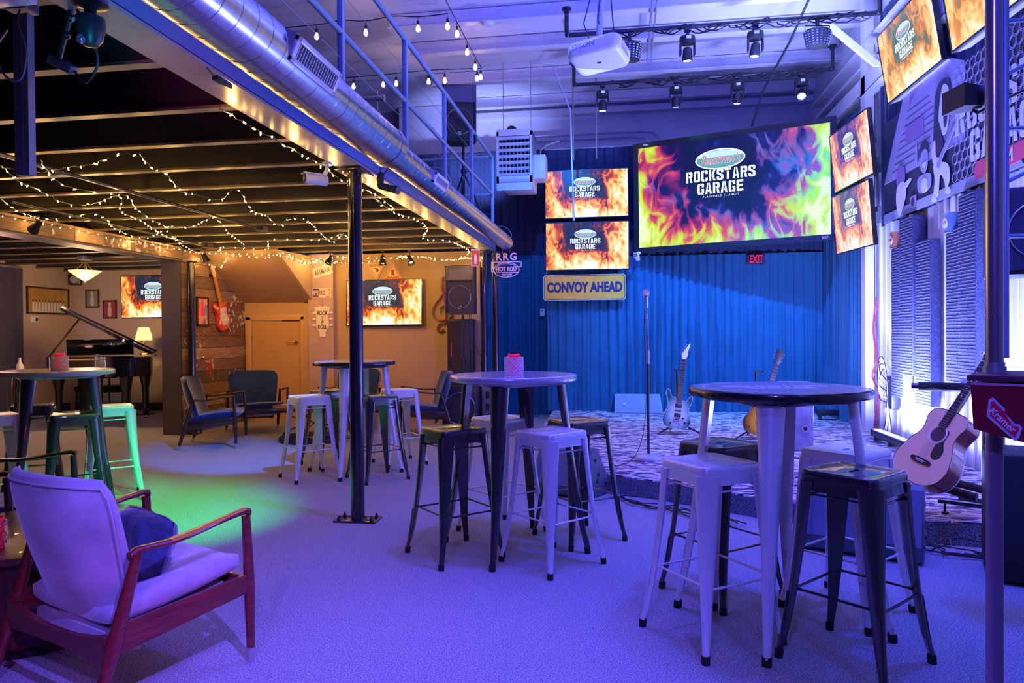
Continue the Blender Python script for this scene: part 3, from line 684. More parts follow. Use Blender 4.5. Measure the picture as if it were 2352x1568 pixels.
# ------------------------------------------------ screens
def nn(N,t,**k):
    n=N.new(t)
    for a,v in k.items(): setattr(n,a,v)
    return n
def flame_mat(name,pal,seed,strength,lift=0.0):
    m=bpy.data.materials.new(name); m.use_nodes=True; N=m.node_tree.nodes; L=m.node_tree.links; b=N['Principled BSDF']
    b.inputs['Base Color'].default_value=(.01,.01,.01,1); b.inputs['Roughness'].default_value=.25; b.inputs['Specular IOR Level'].default_value=.15
    uv=nn(N,'ShaderNodeUVMap'); sx=nn(N,'ShaderNodeSeparateXYZ'); L.new(uv.outputs[0],sx.inputs[0])
    def M(op,a,c=None,clamp=False):
        n=nn(N,'ShaderNodeMath',operation=op,use_clamp=clamp)
        for i,v in enumerate((a,c)):
            if v is None: continue
            if hasattr(v,'default_value') or hasattr(v,'links'): L.new(v,n.inputs[i])
            else: n.inputs[i].default_value=v
        return n.outputs[0]
    U,V=sx.outputs[0],sx.outputs[1]
    mp=nn(N,'ShaderNodeMapping'); mp.inputs['Scale'].default_value=(4.2,1.5,1); mp.inputs['Location'].default_value=(seed*3.1,seed*1.7,0); L.new(uv.outputs[0],mp.inputs[0])
    n1=nn(N,'ShaderNodeTexNoise'); n1.inputs['Scale'].default_value=1.3; n1.inputs['Detail'].default_value=2; n1.inputs['Distortion'].default_value=.5; L.new(mp.outputs[0],n1.inputs['Vector'])
    n2=nn(N,'ShaderNodeTexNoise'); n2.inputs['Scale'].default_value=1.9; n2.inputs['Detail'].default_value=3; n2.inputs['Distortion'].default_value=1.1; n2.inputs['Roughness'].default_value=.5; L.new(mp.outputs[0],n2.inputs['Vector'])
    # height profile: strong at the bottom, at the right and upper left sides
    cu=M('ABSOLUTE',M('SUBTRACT',U,.47)); side=M('MULTIPLY',M('POWER',M('MULTIPLY',cu,2.0),1.6),.62)
    bot=M('MULTIPLY',M('SUBTRACT',1.0,M('MULTIPLY',V,1.75)),.80)
    if name.startswith('big'): bot=M('MULTIPLY',bot,.80); side=M('MULTIPLY',side,1.45)
    base=M('MAXIMUM',side,bot)
    r1=M('ABSOLUTE',M('SUBTRACT',n2.outputs['Fac'],.5)); rid=M('SUBTRACT',1.0,M('MULTIPLY',r1,8.0),True)
    h=M('ADD',base,M('MULTIPLY',M('SUBTRACT',n1.outputs['Fac'],.5),1.25)); h=M('ADD',h,M('MULTIPLY',rid,.30)); h=M('SUBTRACT',h,.10-lift)
    # keep the middle behind the logo dark
    ex=M('POWER',M('DIVIDE',M('SUBTRACT',U,.47),.24),2.0); ey=M('POWER',M('DIVIDE',M('SUBTRACT',V,.62),.33),2.0); el=M('SUBTRACT',1.0,M('ADD',ex,ey),True)
    if name.startswith('big'): h=M('SUBTRACT',h,M('MULTIPLY',V,.20))
    h=M('SUBTRACT',h,M('MULTIPLY',el,.45),True)
    cr=nn(N,'ShaderNodeValToRGB'); E=cr.color_ramp
    cols=pal
    E.elements[0].position=cols[0][0]; E.elements[0].color=(*cols[0][1],1); E.elements[1].position=cols[-1][0]; E.elements[1].color=(*cols[-1][1],1)
    for p,c in cols[1:-1]: e=E.elements.new(p); e.color=(*c,1)
    L.new(h,cr.inputs[0])
    col=cr.outputs[0]
    if name.startswith('big'):
        # the wide screen picture drifts from green-yellow at the sides to violet in the middle
        n3=nn(N,'ShaderNodeTexNoise'); n3.inputs['Scale'].default_value=2.4; L.new(uv.outputs[0],n3.inputs['Vector'])
        cr2=nn(N,'ShaderNodeValToRGB'); E2=cr2.color_ramp; E2.elements[0].position=cols[0][0]; E2.elements[0].color=(.004,.012,.12,1); E2.elements[1].position=.95; E2.elements[1].color=(.75,1,.75,1)
        for p,c in ((.2,(.01,.03,.35)),(.38,(.03,.2,.8)),(.52,(.35,.08,.6)),(.66,(.2,.75,.6)),(.8,(.3,1,.15))): e=E2.elements.new(p); e.color=(*c,1)
        L.new(h,cr2.inputs[0])
        fx=M('ADD',M('MULTIPLY',M('SUBTRACT',n3.outputs['Fac'],.5),3.2),M('SUBTRACT',U,.22),True)
        mx=nn(N,'ShaderNodeMix',data_type='RGBA'); L.new(fx,mx.inputs[0]); L.new(cr.outputs[0],mx.inputs[6]); L.new(cr2.outputs[0],mx.inputs[7]); col=mx.outputs[2]
    L.new(col,b.inputs['Emission Color']); b.inputs['Emission Strength'].default_value=strength*.5
    return m
PAL=[(0,(.016,.022,.05)),(.22,(.05,.028,.045)),(.38,(.38,.04,.012)),(.55,(.95,.22,.03)),(.72,(1,.55,.12)),(.88,(1,.86,.5)),(1,(1,1,.9))]
PALB=[(0,(.003,.008,.075)),(.2,(.012,.006,.11)),(.38,(.35,.02,.16)),(.55,(.75,.10,.12)),(.72,(.6,.75,.03)),(.88,(.75,1,.12)),(1,(.9,1,.6))]
PALV=[(0,(.06,.05,.22)),(.22,(.16,.10,.4)),(.4,(.55,.16,.22)),(.58,(.95,.35,.2)),(.75,(1,.62,.45)),(1,(1,.9,.95))]
FL=flame_mat('screen_flames',PAL,1,1.25,.08); FLB=flame_mat('big_screen_flames',PALB,2.3,1.0,.05); FLV=flame_mat('tilted_screen_flames',PALV,1,1.15,.08); FLR=flame_mat('high_screen_flames',[(0,(.10,.16,.14)),(.22,(.2,.2,.14)),(.38,(.6,.22,.06)),(.55,(1,.42,.12)),(.75,(1,.68,.3)),(1,(1,.9,.7))],1.5,1.2,.1)
E_w=emit('print_white',(.86,.97,.95),.62); E_oval=emit('oval_teal',(.10,.42,.50),.5); E_ovalw=emit('oval_pale',(.62,.9,.95),.5); E_scr=emit('script_red',(.62,.10,.20),.5); E_lime=emit('script_edge',(.95,.95,.98),.6)
def logo(t,w,h,cx,cz,y,kind):
    # oval badge, two stencil lines, small place line
    s=w
    def oval(a,c,b_,off,name,m):
        mb=MB(); mb.prism([(cx+a*math.cos(2*PI*i/56),cz+.155*s*.94+b_*math.sin(2*PI*i/56)) for i in range(56)],.0006,(0,y-off,0)); return mb.build(name,m,t,0)
    k=.118*s
    ov=oval(k*1.12,0,k*.47,.0004,'logo_oval',E_lime)
    o=oval(k*1.06,0,k*.41,.0012,'oval_fill',E_oval)
    mb=MB(); mb.prism([(cx+k*1.0*math.cos(PI*i/28),cz+.155*s*.94+k*.10+k*.28*math.sin(PI*i/28)) for i in range(29)],.0006,(0,y-.0020,0)); mb.build('oval_sheen',E_ovalw,t,0)
    text('logo_script',"Razzman's",k*.58,E_lime,t,(cx,y-.0030,cz+.155*s*.94-.003*s),bold=k*.011,shear=.35,wide=.74)
    text('logo_script',"Razzman's",k*.58,E_scr,t,(cx,y-.0038,cz+.155*s*.94-.003*s),bold=k*.001,shear=.35,wide=.74)
    mb=MB(); stencil(mb,'ROCKSTARS',cx,cz+.062*s,.060*s,oy=y-.0015,wide=.92); stencil(mb,'GARAGE',cx,cz-.008*s,.060*s,oy=y-.0015,wide=.92)
    mb.build('lettering',E_w,t,0)
    text('place_line','PLAINFIELD ILLINOIS',.0155*s,E_w,t,(cx+.002*s,y-.0015,cz-.053*s),wide=.9,space=1.5)
M_bezel=mat('bezel_black',(.012,.012,.014),.3,coat=.3)
def screen(label,w,h,loc,rot,m,bez=.012,dep=.045,lg=(-.02,.0),underside=None):
    t=thing('wall_screen',label,'screen',loc,rot=rot,group='flat screens showing the flame logo')
    MB().quad([(-w/2,0,-h/2),(w/2,0,-h/2),(w/2,0,h/2),(-w/2,0,h/2)]).build('display',m,t,0)
    b=MB(); B=bez
    for sx in (-1,1): b.box((sx*(w/2+B/2),dep/2-.006,0),(B,dep,h+2*B))
    for sz in (-1,1): b.box((0,dep/2-.006,sz*(h/2+B/2)),(w,dep,B))
    b.box((0,.02,0),(w+.001,.03,h+.001)); b.box((0,dep+.015,-h*.1),(w*.6,.04,h*.55)); 
    b.build('bezel',M_bezel if not underside else M_bezel,t,0)
    if underside:
        MB().rings([[Vector((-w/2-B,dep-.006,-h/2-B)),Vector((-w/2-B,-.006,-h/2-B)),Vector((-w*.46,.10,-h/2-B))],[Vector((w/2+B,dep-.006,-h/2-B)),Vector((w/2+B,-.006,-h/2-B)),Vector((w*.46,.10,-h/2-B))]]).build('lower_shell',M_white,t)
    logo(t,w,h,lg[0]*w,lg[1]*h,-.001,0)
    return t
k=.908; CV=Vector((0,0,HC))
def sc(p): return tuple(CV+(Vector(p)-CV)*k)
M1=screen('upper of the two stacked wall screens left of the big screen',1.33*k,.76*k,sc((-.562,11.625,3.594)),(-.002,-.003,.006),FL)
M2=screen('lower of the two stacked wall screens, just above the yellow sign',1.33*k,.76*k,sc((-.556,11.604,2.742)),(-.035,.002,.014),FL)
k=.955
B=screen('very large projection screen over the stage with violet and green flames',2.66*k,1.5*k,sc((1.52,10.526,3.367)),(-.004,-.006,-.329),FLB,bez=.075,dep=.06,lg=(-.045,.04))
text('bezel_clock','3:57',.045,mat('clock_grey',(.4,.4,.45),.5),B,(1.2,-.008,-.755),bold=.001)
screen('upper of the two tilted screens on the right wall beside the big screen',1.22,.69,(2.642,8.811,3.39),(.101,.022,-1.53),FLV)
sl=screen('lower of the two tilted screens on the right wall, above the corner curtain',1.22,.69,(2.642,8.761,2.616),(.084,.024,-1.546),FLV)
screen('large tilted screen high at the top right, left of the metal pole',1.22,.69,(2.718,7.341,4.034),(.159,.007,-1.558),FLR,underside=1)
screen('tilted screen at the top right partly covered by the metal pole',1.22,.69,(2.383,5.006,3.701),(.138,-.02,-1.499),FLR,underside=1)
screen('wall screen on the amber wall behind the black post',1.12*1.045,.64*1.045,tuple(CV+(Vector((-3.37,9.769,1.784))-CV)*1.045),(-.036,-.004,-.023),FL)
screen('wall screen in the piano room, half hidden by the dark pier',1.30,.73,(-8.24,11.54,2.035),(0,0,0),FL)
# mounts
for x,y,z in ((2.8,8.8,3.42),(2.8,8.76,2.64),(2.88,7.34,4.03)):
    o=MB().box((x+.02,y,z),(.2,.3,.06)).box((x+.09,y,z),(.03,.34,.2)).build('screen_bracket',M_steel); tag(o,'black wall bracket behind the %s screen on the right wall'%('upper tilted' if z==3.42 else 'lower tilted' if z<3 else 'high tilted'),'bracket')
for x in (-.7,-.36):
    o=MB().cyl((x,10.62,3.9),(x,10.62,5.26),.012).build('hanging_pipe',M_steel); tag(o,'%s hanging steel pipe above the stacked middle screens'%('left' if x<-.5 else 'right'),'pipe')
# yellow road sign
M_yel=mat('sign_yellow',(.85,.48,.03),.45,noise=.18,nscale=9); M_navy=mat('sign_ink',(.012,.02,.10),.5)
t=thing('road_sign','yellow road sign reading CONVOY AHEAD under the stacked screens','sign',(-.548,10.55,2.0),rot=(-.02,0,.012))
W,H=1.205,.372
def cham(w,h,c): return [(-w/2+c,-h/2),(w/2-c,-h/2),(w/2,-h/2+c),(w/2,h/2-c),(w/2-c,h/2),(-w/2+c,h/2),(-w/2,h/2-c),(-w/2,-h/2+c)]
MB().prism(cham(W,H,.02),.004,(0,.004,0)).build('plate',M_yel,t,0)
b=MB(); P=[(x,-.002,z) for x,z in cham(W-.02,H-.02,.03)]; b.tube(P,.004,4,closed=True); b.build('border_line',M_navy,t)
b=MB(); P=[(x,-.003,z) for x,z in cham(W,H,.02)]; b.tube(P,.0045,4,closed=True); b.build('edge_trim',M_white,t)
text('lettering','CONVOY AHEAD',.20,M_navy,t,(0,-.002,-.005),bold=.010,wide=.70)
text('number_mark','29',.055,mat('faded_ink',(.35,.33,.4),.5),t,(-.1,-.002,.12),bold=.001)
for x in (-.56,.56): MB().cyl((x,0,.18),(x,.02,.27),.0035).build('hanger_wire',M_steel,t)
# exit sign glowing
t=thing('exit_sign','red EXIT sign glowing on the curtain below the big screen','sign',(1.915,10.64,2.365))
text('lettering','EXIT',.155,emit('exit_red',(1,.01,.06),.4),t,(0,0,0),bold=.004,wide=.60)
MB().box((0,.045,0),(.26,.03,.14),bev=.006).build('housing',M_drapeD,t)
# ------------------------------------------------ spiral duct
M_duct=mat('galvanised_duct',(.62,.64,.7),.24,1,noise=.12,nscale=5,stretch=(1,6,1))
t=thing('spiral_duct','long galvanised spiral air duct running along the loft beam','duct',(-1.5,0,2.535))
b=MB(); b.cyl((0,-2.5,0),(0,4.43,0),.127,n=64,caps=False); b.cyl((0,4.36,0),(0,4.46,0),.131,n=64)
b.build('wide_section',M_duct,t,60)
b=MB(); b.cyl((.005,4.4,-.02),(.01,9.15,-.03),.092,n=56,caps=True); b.build('narrow_section',M_duct,t,60)
def helix(b,y0,y1,r,p,x0,x1,z0,z1,thick):
    n=int((y1-y0)/p*28); b.tube([(x0+(x1-x0)*i/n+r*math.cos(2*PI*i/28),y0+(y1-y0)*i/n,z0+(z1-z0)*i/n+r*math.sin(2*PI*i/28)) for i in range(n+1)],thick,5,flat=.8)
b=MB(); helix(b,-1,4.36,.127,.115,0,0,0,0,.0022); b.build('seam',M_duct,t,80)
b=MB(); helix(b,4.48,9.15,.092,.10,.005,.01,-.02,-.03,.002); b.build('seam',M_duct,t,80)
M_grille=mat('grille_white',(.7,.7,.74),.4,metal=.3)
def vent(y,l,hh,x,zc,lab):
    v=thing('duct_grille',lab,'vent',(x,y,zc),rot=(0,.42,0),group='grilles on the spiral duct')
    b=MB(); b.box((-.03,0,0),(.07,l,hh+.01)); b.build('saddle',M_steel,v)
    b=MB()
    for s in (-1,1): b.box((.012,s*(l/2-.015),0),(.02,.03,hh),bev=.002); b.box((.012,0,s*(hh/2-.012)),(.02,l,.024),bev=.002)
    b.build('frame',M_grille,v)
    MB().box((.001,0,0),(.004,l-.05,hh-.04)).build('throat',M_blackm,v)
    n=17
    for i in range(n): MB().box((.014,-l/2+.04+(l-.08)*i/(n-1),0),(.012,.004,hh-.045)).build('louvre_blade',M_grille,v)
vent(3.06,.46,.115,-1.375,2.535,'louvred grille on the wide part of the spiral duct')
vent(5.42,.40,.09,-1.405,2.51,'louvred grille on the narrow far part of the spiral duct')
for y in (1.2,5.6,8.8):
    o=MB().tube([(-1.5+.14*math.cos(a),y,2.53+.14*math.sin(a)) for a in [PI*i/16 for i in range(17)]],.006,6,flat=.5).tube([(-1.64,y,2.53),(-1.74,y,2.62)],.006,6).build('duct_strap',M_steel); tag(o,'steel hanger strap around the duct %s'%('near the camera' if y<2 else 'past the reducer' if y<6 else 'at its far end'),'strap')
# ------------------------------------------------ loft railing
M_rail=mat('rail_blue_grey',(.28,.38,.52),.35,metal=.3)
t=thing('loft_railing','blue grey tube railing along the loft edge above the duct','railing',(-1.75,0,2.87))
b=MB(); b.cyl((0,-2,.875),(0,9.62,.875),.021,n=20); b.build('top_rail',M_rail,t)
b=MB(); b.cyl((0,-2,.365),(0,9.62,.365),.019,n=20); b.build('middle_rail',M_rail,t)
for y in (.35,1.67,2.98,4.30,5.65,6.955,8.265,9.62):
    b=MB(); b.box((0,y,.36),(.038,.038,1.0),bev=.003); b.box((.0,y,-.10),(.07,.09,.012)); b.build('post',M_rail,t)
for z in (.62,.20): MB().cyl((0,-2,z),(0,9.6,z-.0),.0022,n=6).build('cable_infill',M_steel,t)
for z in (.88,.365,.62,.1):
    MB().cyl((0,9.62,z),(-2.6,9.64,z),.02 if z in(.88,.365) else .0022,n=12).build('end_rail',M_rail,t)
# posts
M_post=mat('post_black_gloss',(.014,.013,.02),.22,coat=.6)
def post(x,y,label,plate=True,top=2.478,k=1.0):
    t=thing('steel_post',label,'post',(x,y,0),group='round steel posts')
    MB().cyl((0,0,.012),(0,0,top-.02),.049,n=36).build('shaft',M_post,t)
    b=MB(); b.box((0,0,.006),(.31*k,.16*k,.012),bev=.002); b.build('base_plate',M_post,t); t.rotation_euler=(0,0,0)
    b=MB(); b.box((0,0,top-.011),(.19*k,.26*k,.018),bev=.002); b.build('cap_plate',M_post,t)
    for sx in (-1,1):
        for sy in (-1,1):
            if plate: MB().cyl((sx*.12,sy*.055,.012),(sx*.12,sy*.055,.03),.012,n=6).cyl((sx*.12,sy*.055,.03),(sx*.12,sy*.055,.042),.006,n=8).build('anchor_bolt',M_post,t)
    return t
post(-1.863,4.80,'black round steel post in the middle of the room with bolted base plate')
post(-1.90,9.70,'left one of the slim steel posts at the far end of the loft beam',False)
post(-1.78,9.95,'right one of the slim steel posts at the far end of the loft beam',False)
post(-5.725,8.78,'black round steel post in front of the plank wall by the pier',False,2.33,.6)
# ------------------------------------------------ unit heater
M_heat=mat('heater_enamel',(.66,.60,.64),.4)
t=thing('unit_heater','pale box heater with horizontal louvres hung left of the stacked screens','heater',(-1.47,9.8,3.42))
b=MB()
for s in (-1,1): b.box((s*.235,.02,.36),(.03,.04,.72))
b.box((0,.02,.705),(.50,.04,.09)); b.box((0,.02,.05),(.50,.04,.1)); b.box((.24,.28,.36),(.02,.52,.72)); b.box((-.24,.28,.36),(.02,.52,.72)); b.box((0,.28,.71),(.5,.52,.02)); b.box((0,.54,.36),(.5,.02,.72))
b.prism([(-.25,0),(.25,0),(.25,-.10),(-.25,-.10)],.01,(0,.0,0),ax=(1,0,0),ay=(0,-.0,1)); 
b.build('casing',M_heat,t)
MB().rings([[(-.25,0,0),(.25,0,0),(.25,.54,0),(-.25,.54,0)],[(-.16,.1,-.07),(.25,.1,-.07),(.25,.5,-.07),(-.16,.5,-.07)]]).build('bottom_pan',M_heat,t)
MB().box((0,.3,.36),(.46,.02,.6)).build('inner_back',M_blackm,t)
for i in range(7): MB().box((0,.012,.12+i*.085),(.44,.055,.006),rot=(-.6,0,0)).build('louvre_blade',M_heat,t)
for i in range(8): MB().cyl((-.19+i*.054,.14,.12),(-.19+i*.054,.14,.64),.012,n=10).build('heat_tube',M_steel,t)
MB().box((.335,.30,.25),(.17,.30,.34),bev=.006).build('burner_box',M_heat,t)
MB().tube([(.33,.3,.42),(.34,.3,.52),(.42,.35,.6),(.6,.4,.66)],.012,8).build('conduit',M_steel,t)
MB().ball((-.08,.3,.80),.085,(1,1,1)).build('fan_motor',M_black,t)
MB().ball((.17,.35,.78),.045).build('flue_cap',M_steel,t)
for s in (-.2,.2): MB().cyl((s,.3,.72),(s,.3,1.8),.005).build('hanging_rod',M_steel,t)
# ------------------------------------------------ lighting pipes and moving heads
M_pipe=mat('black_pipe',(.03,.035,.05),.35,.4)
def rigpipe(y,x0,x1,z,label):
    t=thing('lighting_pipe',label,'pipe',(0,y,z),group='lighting pipes under the ceiling')
    MB().tube([(x0,0,.29),(x0,0,.03),(x0+.008,0,.01),(x0+.03,0,0),(x1-.03,0,0),(x1-.008,0,.01),(x1,0,.03),(x1,0,.29)],.024,12).build('pipe',M_pipe,t)
    for x in (x0,x1): MB().cyl((x,0,.285),(x,0,.30),.055,n=20).cyl((x,0,.25),(x,0,.285),.032).build('flange',M_pipe,t)
    for x in (x0+.01,x1-.01): MB().ball((x,0,.01),.034).build('elbow',M_pipe,t)
    rnd=random.Random(int(y*10))
    for c in range(3):
        P=[]; xa=x0+.5+.1*c; xb=x1-.1
        n=60
        for i in range(n+1):
            s=i/n; P.append((xa+(xb-xa)*s,.035*math.sin(s*38+c*2)+.01*rnd.uniform(-1,1),-.012*rnd.random()+.04*math.cos(s*38+c*2)-.03*abs(math.sin(s*9+c))))
        MB().tube(P,.0075,6).build('power_cable',M_cable,t)
    return t
rigpipe(7.95,-.59,2.68,4.64,'nearer black lighting pipe with wrapped cables under the ceiling')
rigpipe(9.6,-.62,2.67,4.66,'farther black lighting pipe with wrapped cables under the ceiling')
M_mh=mat('moving_head_black',(.02,.022,.03),.4)
def moving_head(loc,rz,aim,ecol,label,first=[None]):
    t=thing('moving_head_light',label,'stage light',loc,rz,group='moving head lights on the pipes')
    MB().box((0,0,-.03),(.03,.03,.09)).cyl((-.03,0,.0),(.03,0,.0),.034,n=16).build('clamp',M_mh,t)
    b=MB(); b.lathe([(.05,-.075),(.082,-.085),(.088,-.12),(.078,-.155),(.001,-.156)],n=28); b.build('base',M_mh,t)
    MB().box((0,-.083,-.115),(.07,.012,.05),bev=.004).build('display_panel',M_bezel,t)
    MB().box((0,-.0905,-.115),(.05,.002,.032)).build('display_glow',emit('panel_glow',(.25,.35,1),.8),t)
    b=MB()
    for s in (-1,1): b.box((s*.075,0,-.215),(.018,.06,.14),bev=.006)
    b.box((0,0,-.15),(.16,.06,.02))
    b.build('yoke',M_mh,t)
    h=MB(); h.lathe([(.001,.05),(.03,.052),(.048,.03),(.05,-.02),(.056,-.035),(.056,-.085),(.052,-.09),(.046,-.082)],n=24,cap=False); hd=h.build('head',M_mh,t); hd.location=(0,0,-.25); hd.rotation_euler=aim
    g=MB(); g.lathe([(.001,-.080),(.049,-.080),(.049,-.074),(.001,-.074)],n=24); g.build('lens_rim',M_bezel,hd)
    g=MB()
    for i in range(7):
        a=i*PI/3; rr=0 if i==6 else .031; g.ball((rr*math.cos(a),rr*math.sin(a),-.083),.0135,(1,1,.5),10,6)
    g.build('led_lenses',emit('led_%d'%int(sum(ecol)*100),ecol,18),hd)
    return t
WL=(.7,.75,1)
moving_head((.72,7.95,4.61),.1,(.15,0,0),WL,'left moving head light on the nearer pipe, right of the projector')
moving_head((1.43,7.95,4.61),0,(.1,.1,0),WL,'right moving head light on the nearer pipe')
moving_head((-.24,9.6,4.63),.1,(.1,0,0),WL,'leftmost moving head light on the farther pipe')
moving_head((.72,9.6,4.63),0,(.25,0,0),(.05,1,.35),'moving head light glowing green on the farther pipe')
moving_head((1.50,9.6,4.63),0,(.2,.05,0),WL,'moving head light between the green one and the rightmost one')
moving_head((2.29,9.6,4.63),0,(-.75,.15,0),WL,'rightmost moving head light on the farther pipe, shining at the camera')
# derby effect lights
def derby(loc,rz,label,m):
    t=thing('effect_light',label,'stage light',loc,rz,group='faceted effect lights')
    b=MB(); R=[[Vector((r*1.25*math.sin(a),-r*math.cos(a),z)) for a in [-1.9+3.8*i/20 for i in range(21)]]+[Vector((0,.07,z))] for r,z in ((.10,.0),(.115,-.02),(.09,-.17),(.07,-.18))]
    b.rings(R); b.build('shell',M_mh,t)
    g=MB()
    for j in range(6):
        for i in range(9):
            a=-1.3+2.6*i/8; r=.117-.022*j/5-.002; g.box((r*1.25*math.sin(a),-r*math.cos(a),-.035-j*.025),(.02,.008,.014),rot=(0,0,a))
    g.build('lens_facets',m,t)
    MB().tube([(-.13,0,-.03),(-.13,0,.05),(.13,0,.05),(.13,0,-.03)],.006,6).cyl((0,0,.05),(0,0,.12),.02).build('yoke',M_mh,t)
derby((2.06,7.95,4.50),.15,'silver faceted effect light at the right end of the nearer pipe',mat('facet',(.5,.55,.7),.15,.9))
derby((.10,7.93,4.48),.4,'faceted effect light hanging just behind the projector',MATS['facet'])
# projector
t=thing('projector','white ceiling projector marked EPSON on a black pole','projector',(-.165,5.62,3.44),rot=(-.16,-.06,-.32))
b=MB(); R=[]
def rr(w,d,r,z,n=8):
    P=[]
    for q_,(sx,sy) in enumerate(((1,1),(-1,1),(-1,-1),(1,-1))):
        for k_ in range(n):
            a=q_*PI/2+PI/2*k_/(n-1); P.append(Vector((sx*(w-r)+r*math.cos(a),sy*(d-r)+r*math.sin(a),z)))
    return P
for w_,d_,r_,z_ in ((.17,.13,.05,-.005),(.20,.155,.06,.0),(.212,.165,.06,.03),(.214,.167,.06,.09),(.205,.16,.06,.115),(.18,.14,.05,.122)): R.append(rr(w_,d_,r_,z_))
b.rings(R); b.build('body',mat('projector_white',(.82,.82,.84),.35),t,60)
text('brand_lettering','EPSON',.062,mat('print_grey',(.35,.35,.42),.5),t,(-.07,-.1665,.066),bold=.0016,ext=.0008)
MB().box((-.165,-.166,.05),(.04,.004,.03)).build('logo_plate',mat('print_grey2',(.5,.5,.55),.5),t)
MB().box((0,0,-.006),(.03,.015,.004)).build('latch',M_black,t)
b=MB()
for i in range(9):
    for j in range(4): b.box((.2135,-.08+i*.018,.03+j*.018),(.003,.010,.008))
b.build('side_vent',mat('vent_grey',(.3,.3,.36),.6),t)
MB().box((0,.0,.15),(.14,.1,.06),bev=.01).build('ceiling_mount',M_black,t)
b=MB(); b.cyl((0,0,.16),(.0,.22,1.9),.026,n=16); b.build('pole',M_steel,t)
for s in (0,1,2): MB().tube([(.03,.05,1.5),(.08-.03*s,.0,.9),(.12-.12*s,-.02,.35),(.1-.09*s,.1,.15)],.005,6).build('signal_cable',M_cable,t)
# smoke detector
t=thing('smoke_detector','round white smoke detector on the ceiling beam','smoke detector',(-1.56,8.35,5.035))
MB().lathe([(.07,.0),(.075,-.01),(.07,-.03),(.045,-.05),(.001,-.053)],n=32).build('body',M_white,t)
MB().lathe([(.05,-.034),(.052,-.038),(.048,-.042)],n=32,cap=False).build('vent_ring',M_black,t)
# conduits on ceiling and wall
M_cond=mat('conduit',(.55,.57,.68),.4,.5)
for P,lab in (([(-.55,8.8,5.03),(-.55,10.2,5.03)],'perforated strut below the ceiling left of the projector'),
              ([(.35,4.5,5.02),(.36,9.6,5.02),(.36,9.62,4.9)],'pair of straight conduits running back along the ceiling'),
              ([(-1.9,11.82,4.62),(.3,11.82,4.62),(.52,11.82,4.60),(.62,11.82,4.48),(.63,11.82,4.1)],'wall conduit that bends down behind the big screen'),
              ([(-1.9,11.84,4.54),(.2,11.84,4.54),(.4,11.84,4.5),(.46,11.84,4.1)],'second wall conduit just below the bending one'),
              ([(-.92,9.9,5.02),(-.80,9.95,4.7),(-.72,10.0,4.5),(-.7,10.0,4.45),(-.66,10.0,2.9)],'thin pipe dropping in front of the upper stacked screen'),
              ([(2.16,7.9,5.25),(1.93,8.6,4.66),(1.8,9.5,4.4),(1.75,10.0,4.1)],'slanting brace cable with wrapped wires at the upper right')):
    b=MB(); b.tube(P,.014 if 'brace' in lab or 'pipe' in lab else .017,8)
    if 'pair' in lab: b.tube([Vector(p)+Vector((.05,0,0)) for p in P],.012,8)
    o=b.build('conduit',M_cond if 'brace' not in lab else M_pipe); tag(o,lab,'conduit')
# ------------------------------------------------ curve helpers
def smooth(P,n=6,closed=True):
    Q=[];m=len(P)
    for i in range(m if closed else m-1):
        p0,p1,p2,p3=[Vector(P[(i+k)%m]) if closed else Vector(P[min(max(i+k,0),m-1)]) for k in (-1,0,1,2)]
        for j in range(n):
            t=j/n; Q.append(tuple(.5*((2*p1)+(-p0+p2)*t+(2*p0-5*p1+4*p2-p3)*t*t+(-p0+3*p1-3*p2+p3)*t**3)))
    if not closed: Q.append(tuple(P[-1]))
    return Q
def orient(a,n):
    z=Vector(a).normalized(); y=-Vector(n); y=(y-z*y.dot(z)).normalized(); x=y.cross(z); return Matrix((x,y,z)).transposed().to_euler()
def tunnel_frets(b,x0w,x1w,z0,z1,y,n):
    for i in range(1,n+1):
        s=1-2**(-i/12.); s/= (1-2**(-n/12.)); z=z1+(z0-z1)*s; w=x0w+(x1w-x0w)*(z-z1)/(z0-z1); b.box((0,y,z),(w,.003,.0022))
def burst(name,c_in,c_out,cx,cz,rx,rz,rough=.2):
    m=mat(name,c_in,rough,coat=.7); N=m.node_tree.nodes; L=m.node_tree.links; b=N['Principled BSDF']
    tc=N.new('ShaderNodeTexCoord'); mp=N.new('ShaderNodeMapping'); mp.inputs['Location'].default_value=(-cx/rx,0,-cz/rz); mp.inputs['Scale'].default_value=(1/rx,0,1/rz); L.new(tc.outputs['Object'],mp.inputs[0])
    g=N.new('ShaderNodeTexGradient'); g.gradient_type='SPHERICAL'; L.new(mp.outputs[0],g.inputs[0])
    r=N.new('ShaderNodeValToRGB'); r.color_ramp.elements[0].position=.16; r.color_ramp.elements[0].color=(*c_out,1); r.color_ramp.elements[1].position=.66; r.color_ramp.elements[1].color=(*c_in,1)
    L.new(g.outputs[0],r.inputs[0]); L.new(r.outputs[0],b.inputs['Base Color']); return m
def strings(t,x0,x1,z0,z1,y0,y1,parent=None,n=6):
    for i in range(n):
        u=-1+2*i/(n-1); MB().cyl((u*x0,y0,z0),(u*x1,y1,z1),.0006,n=5).build('string',M_chrome,parent or t)
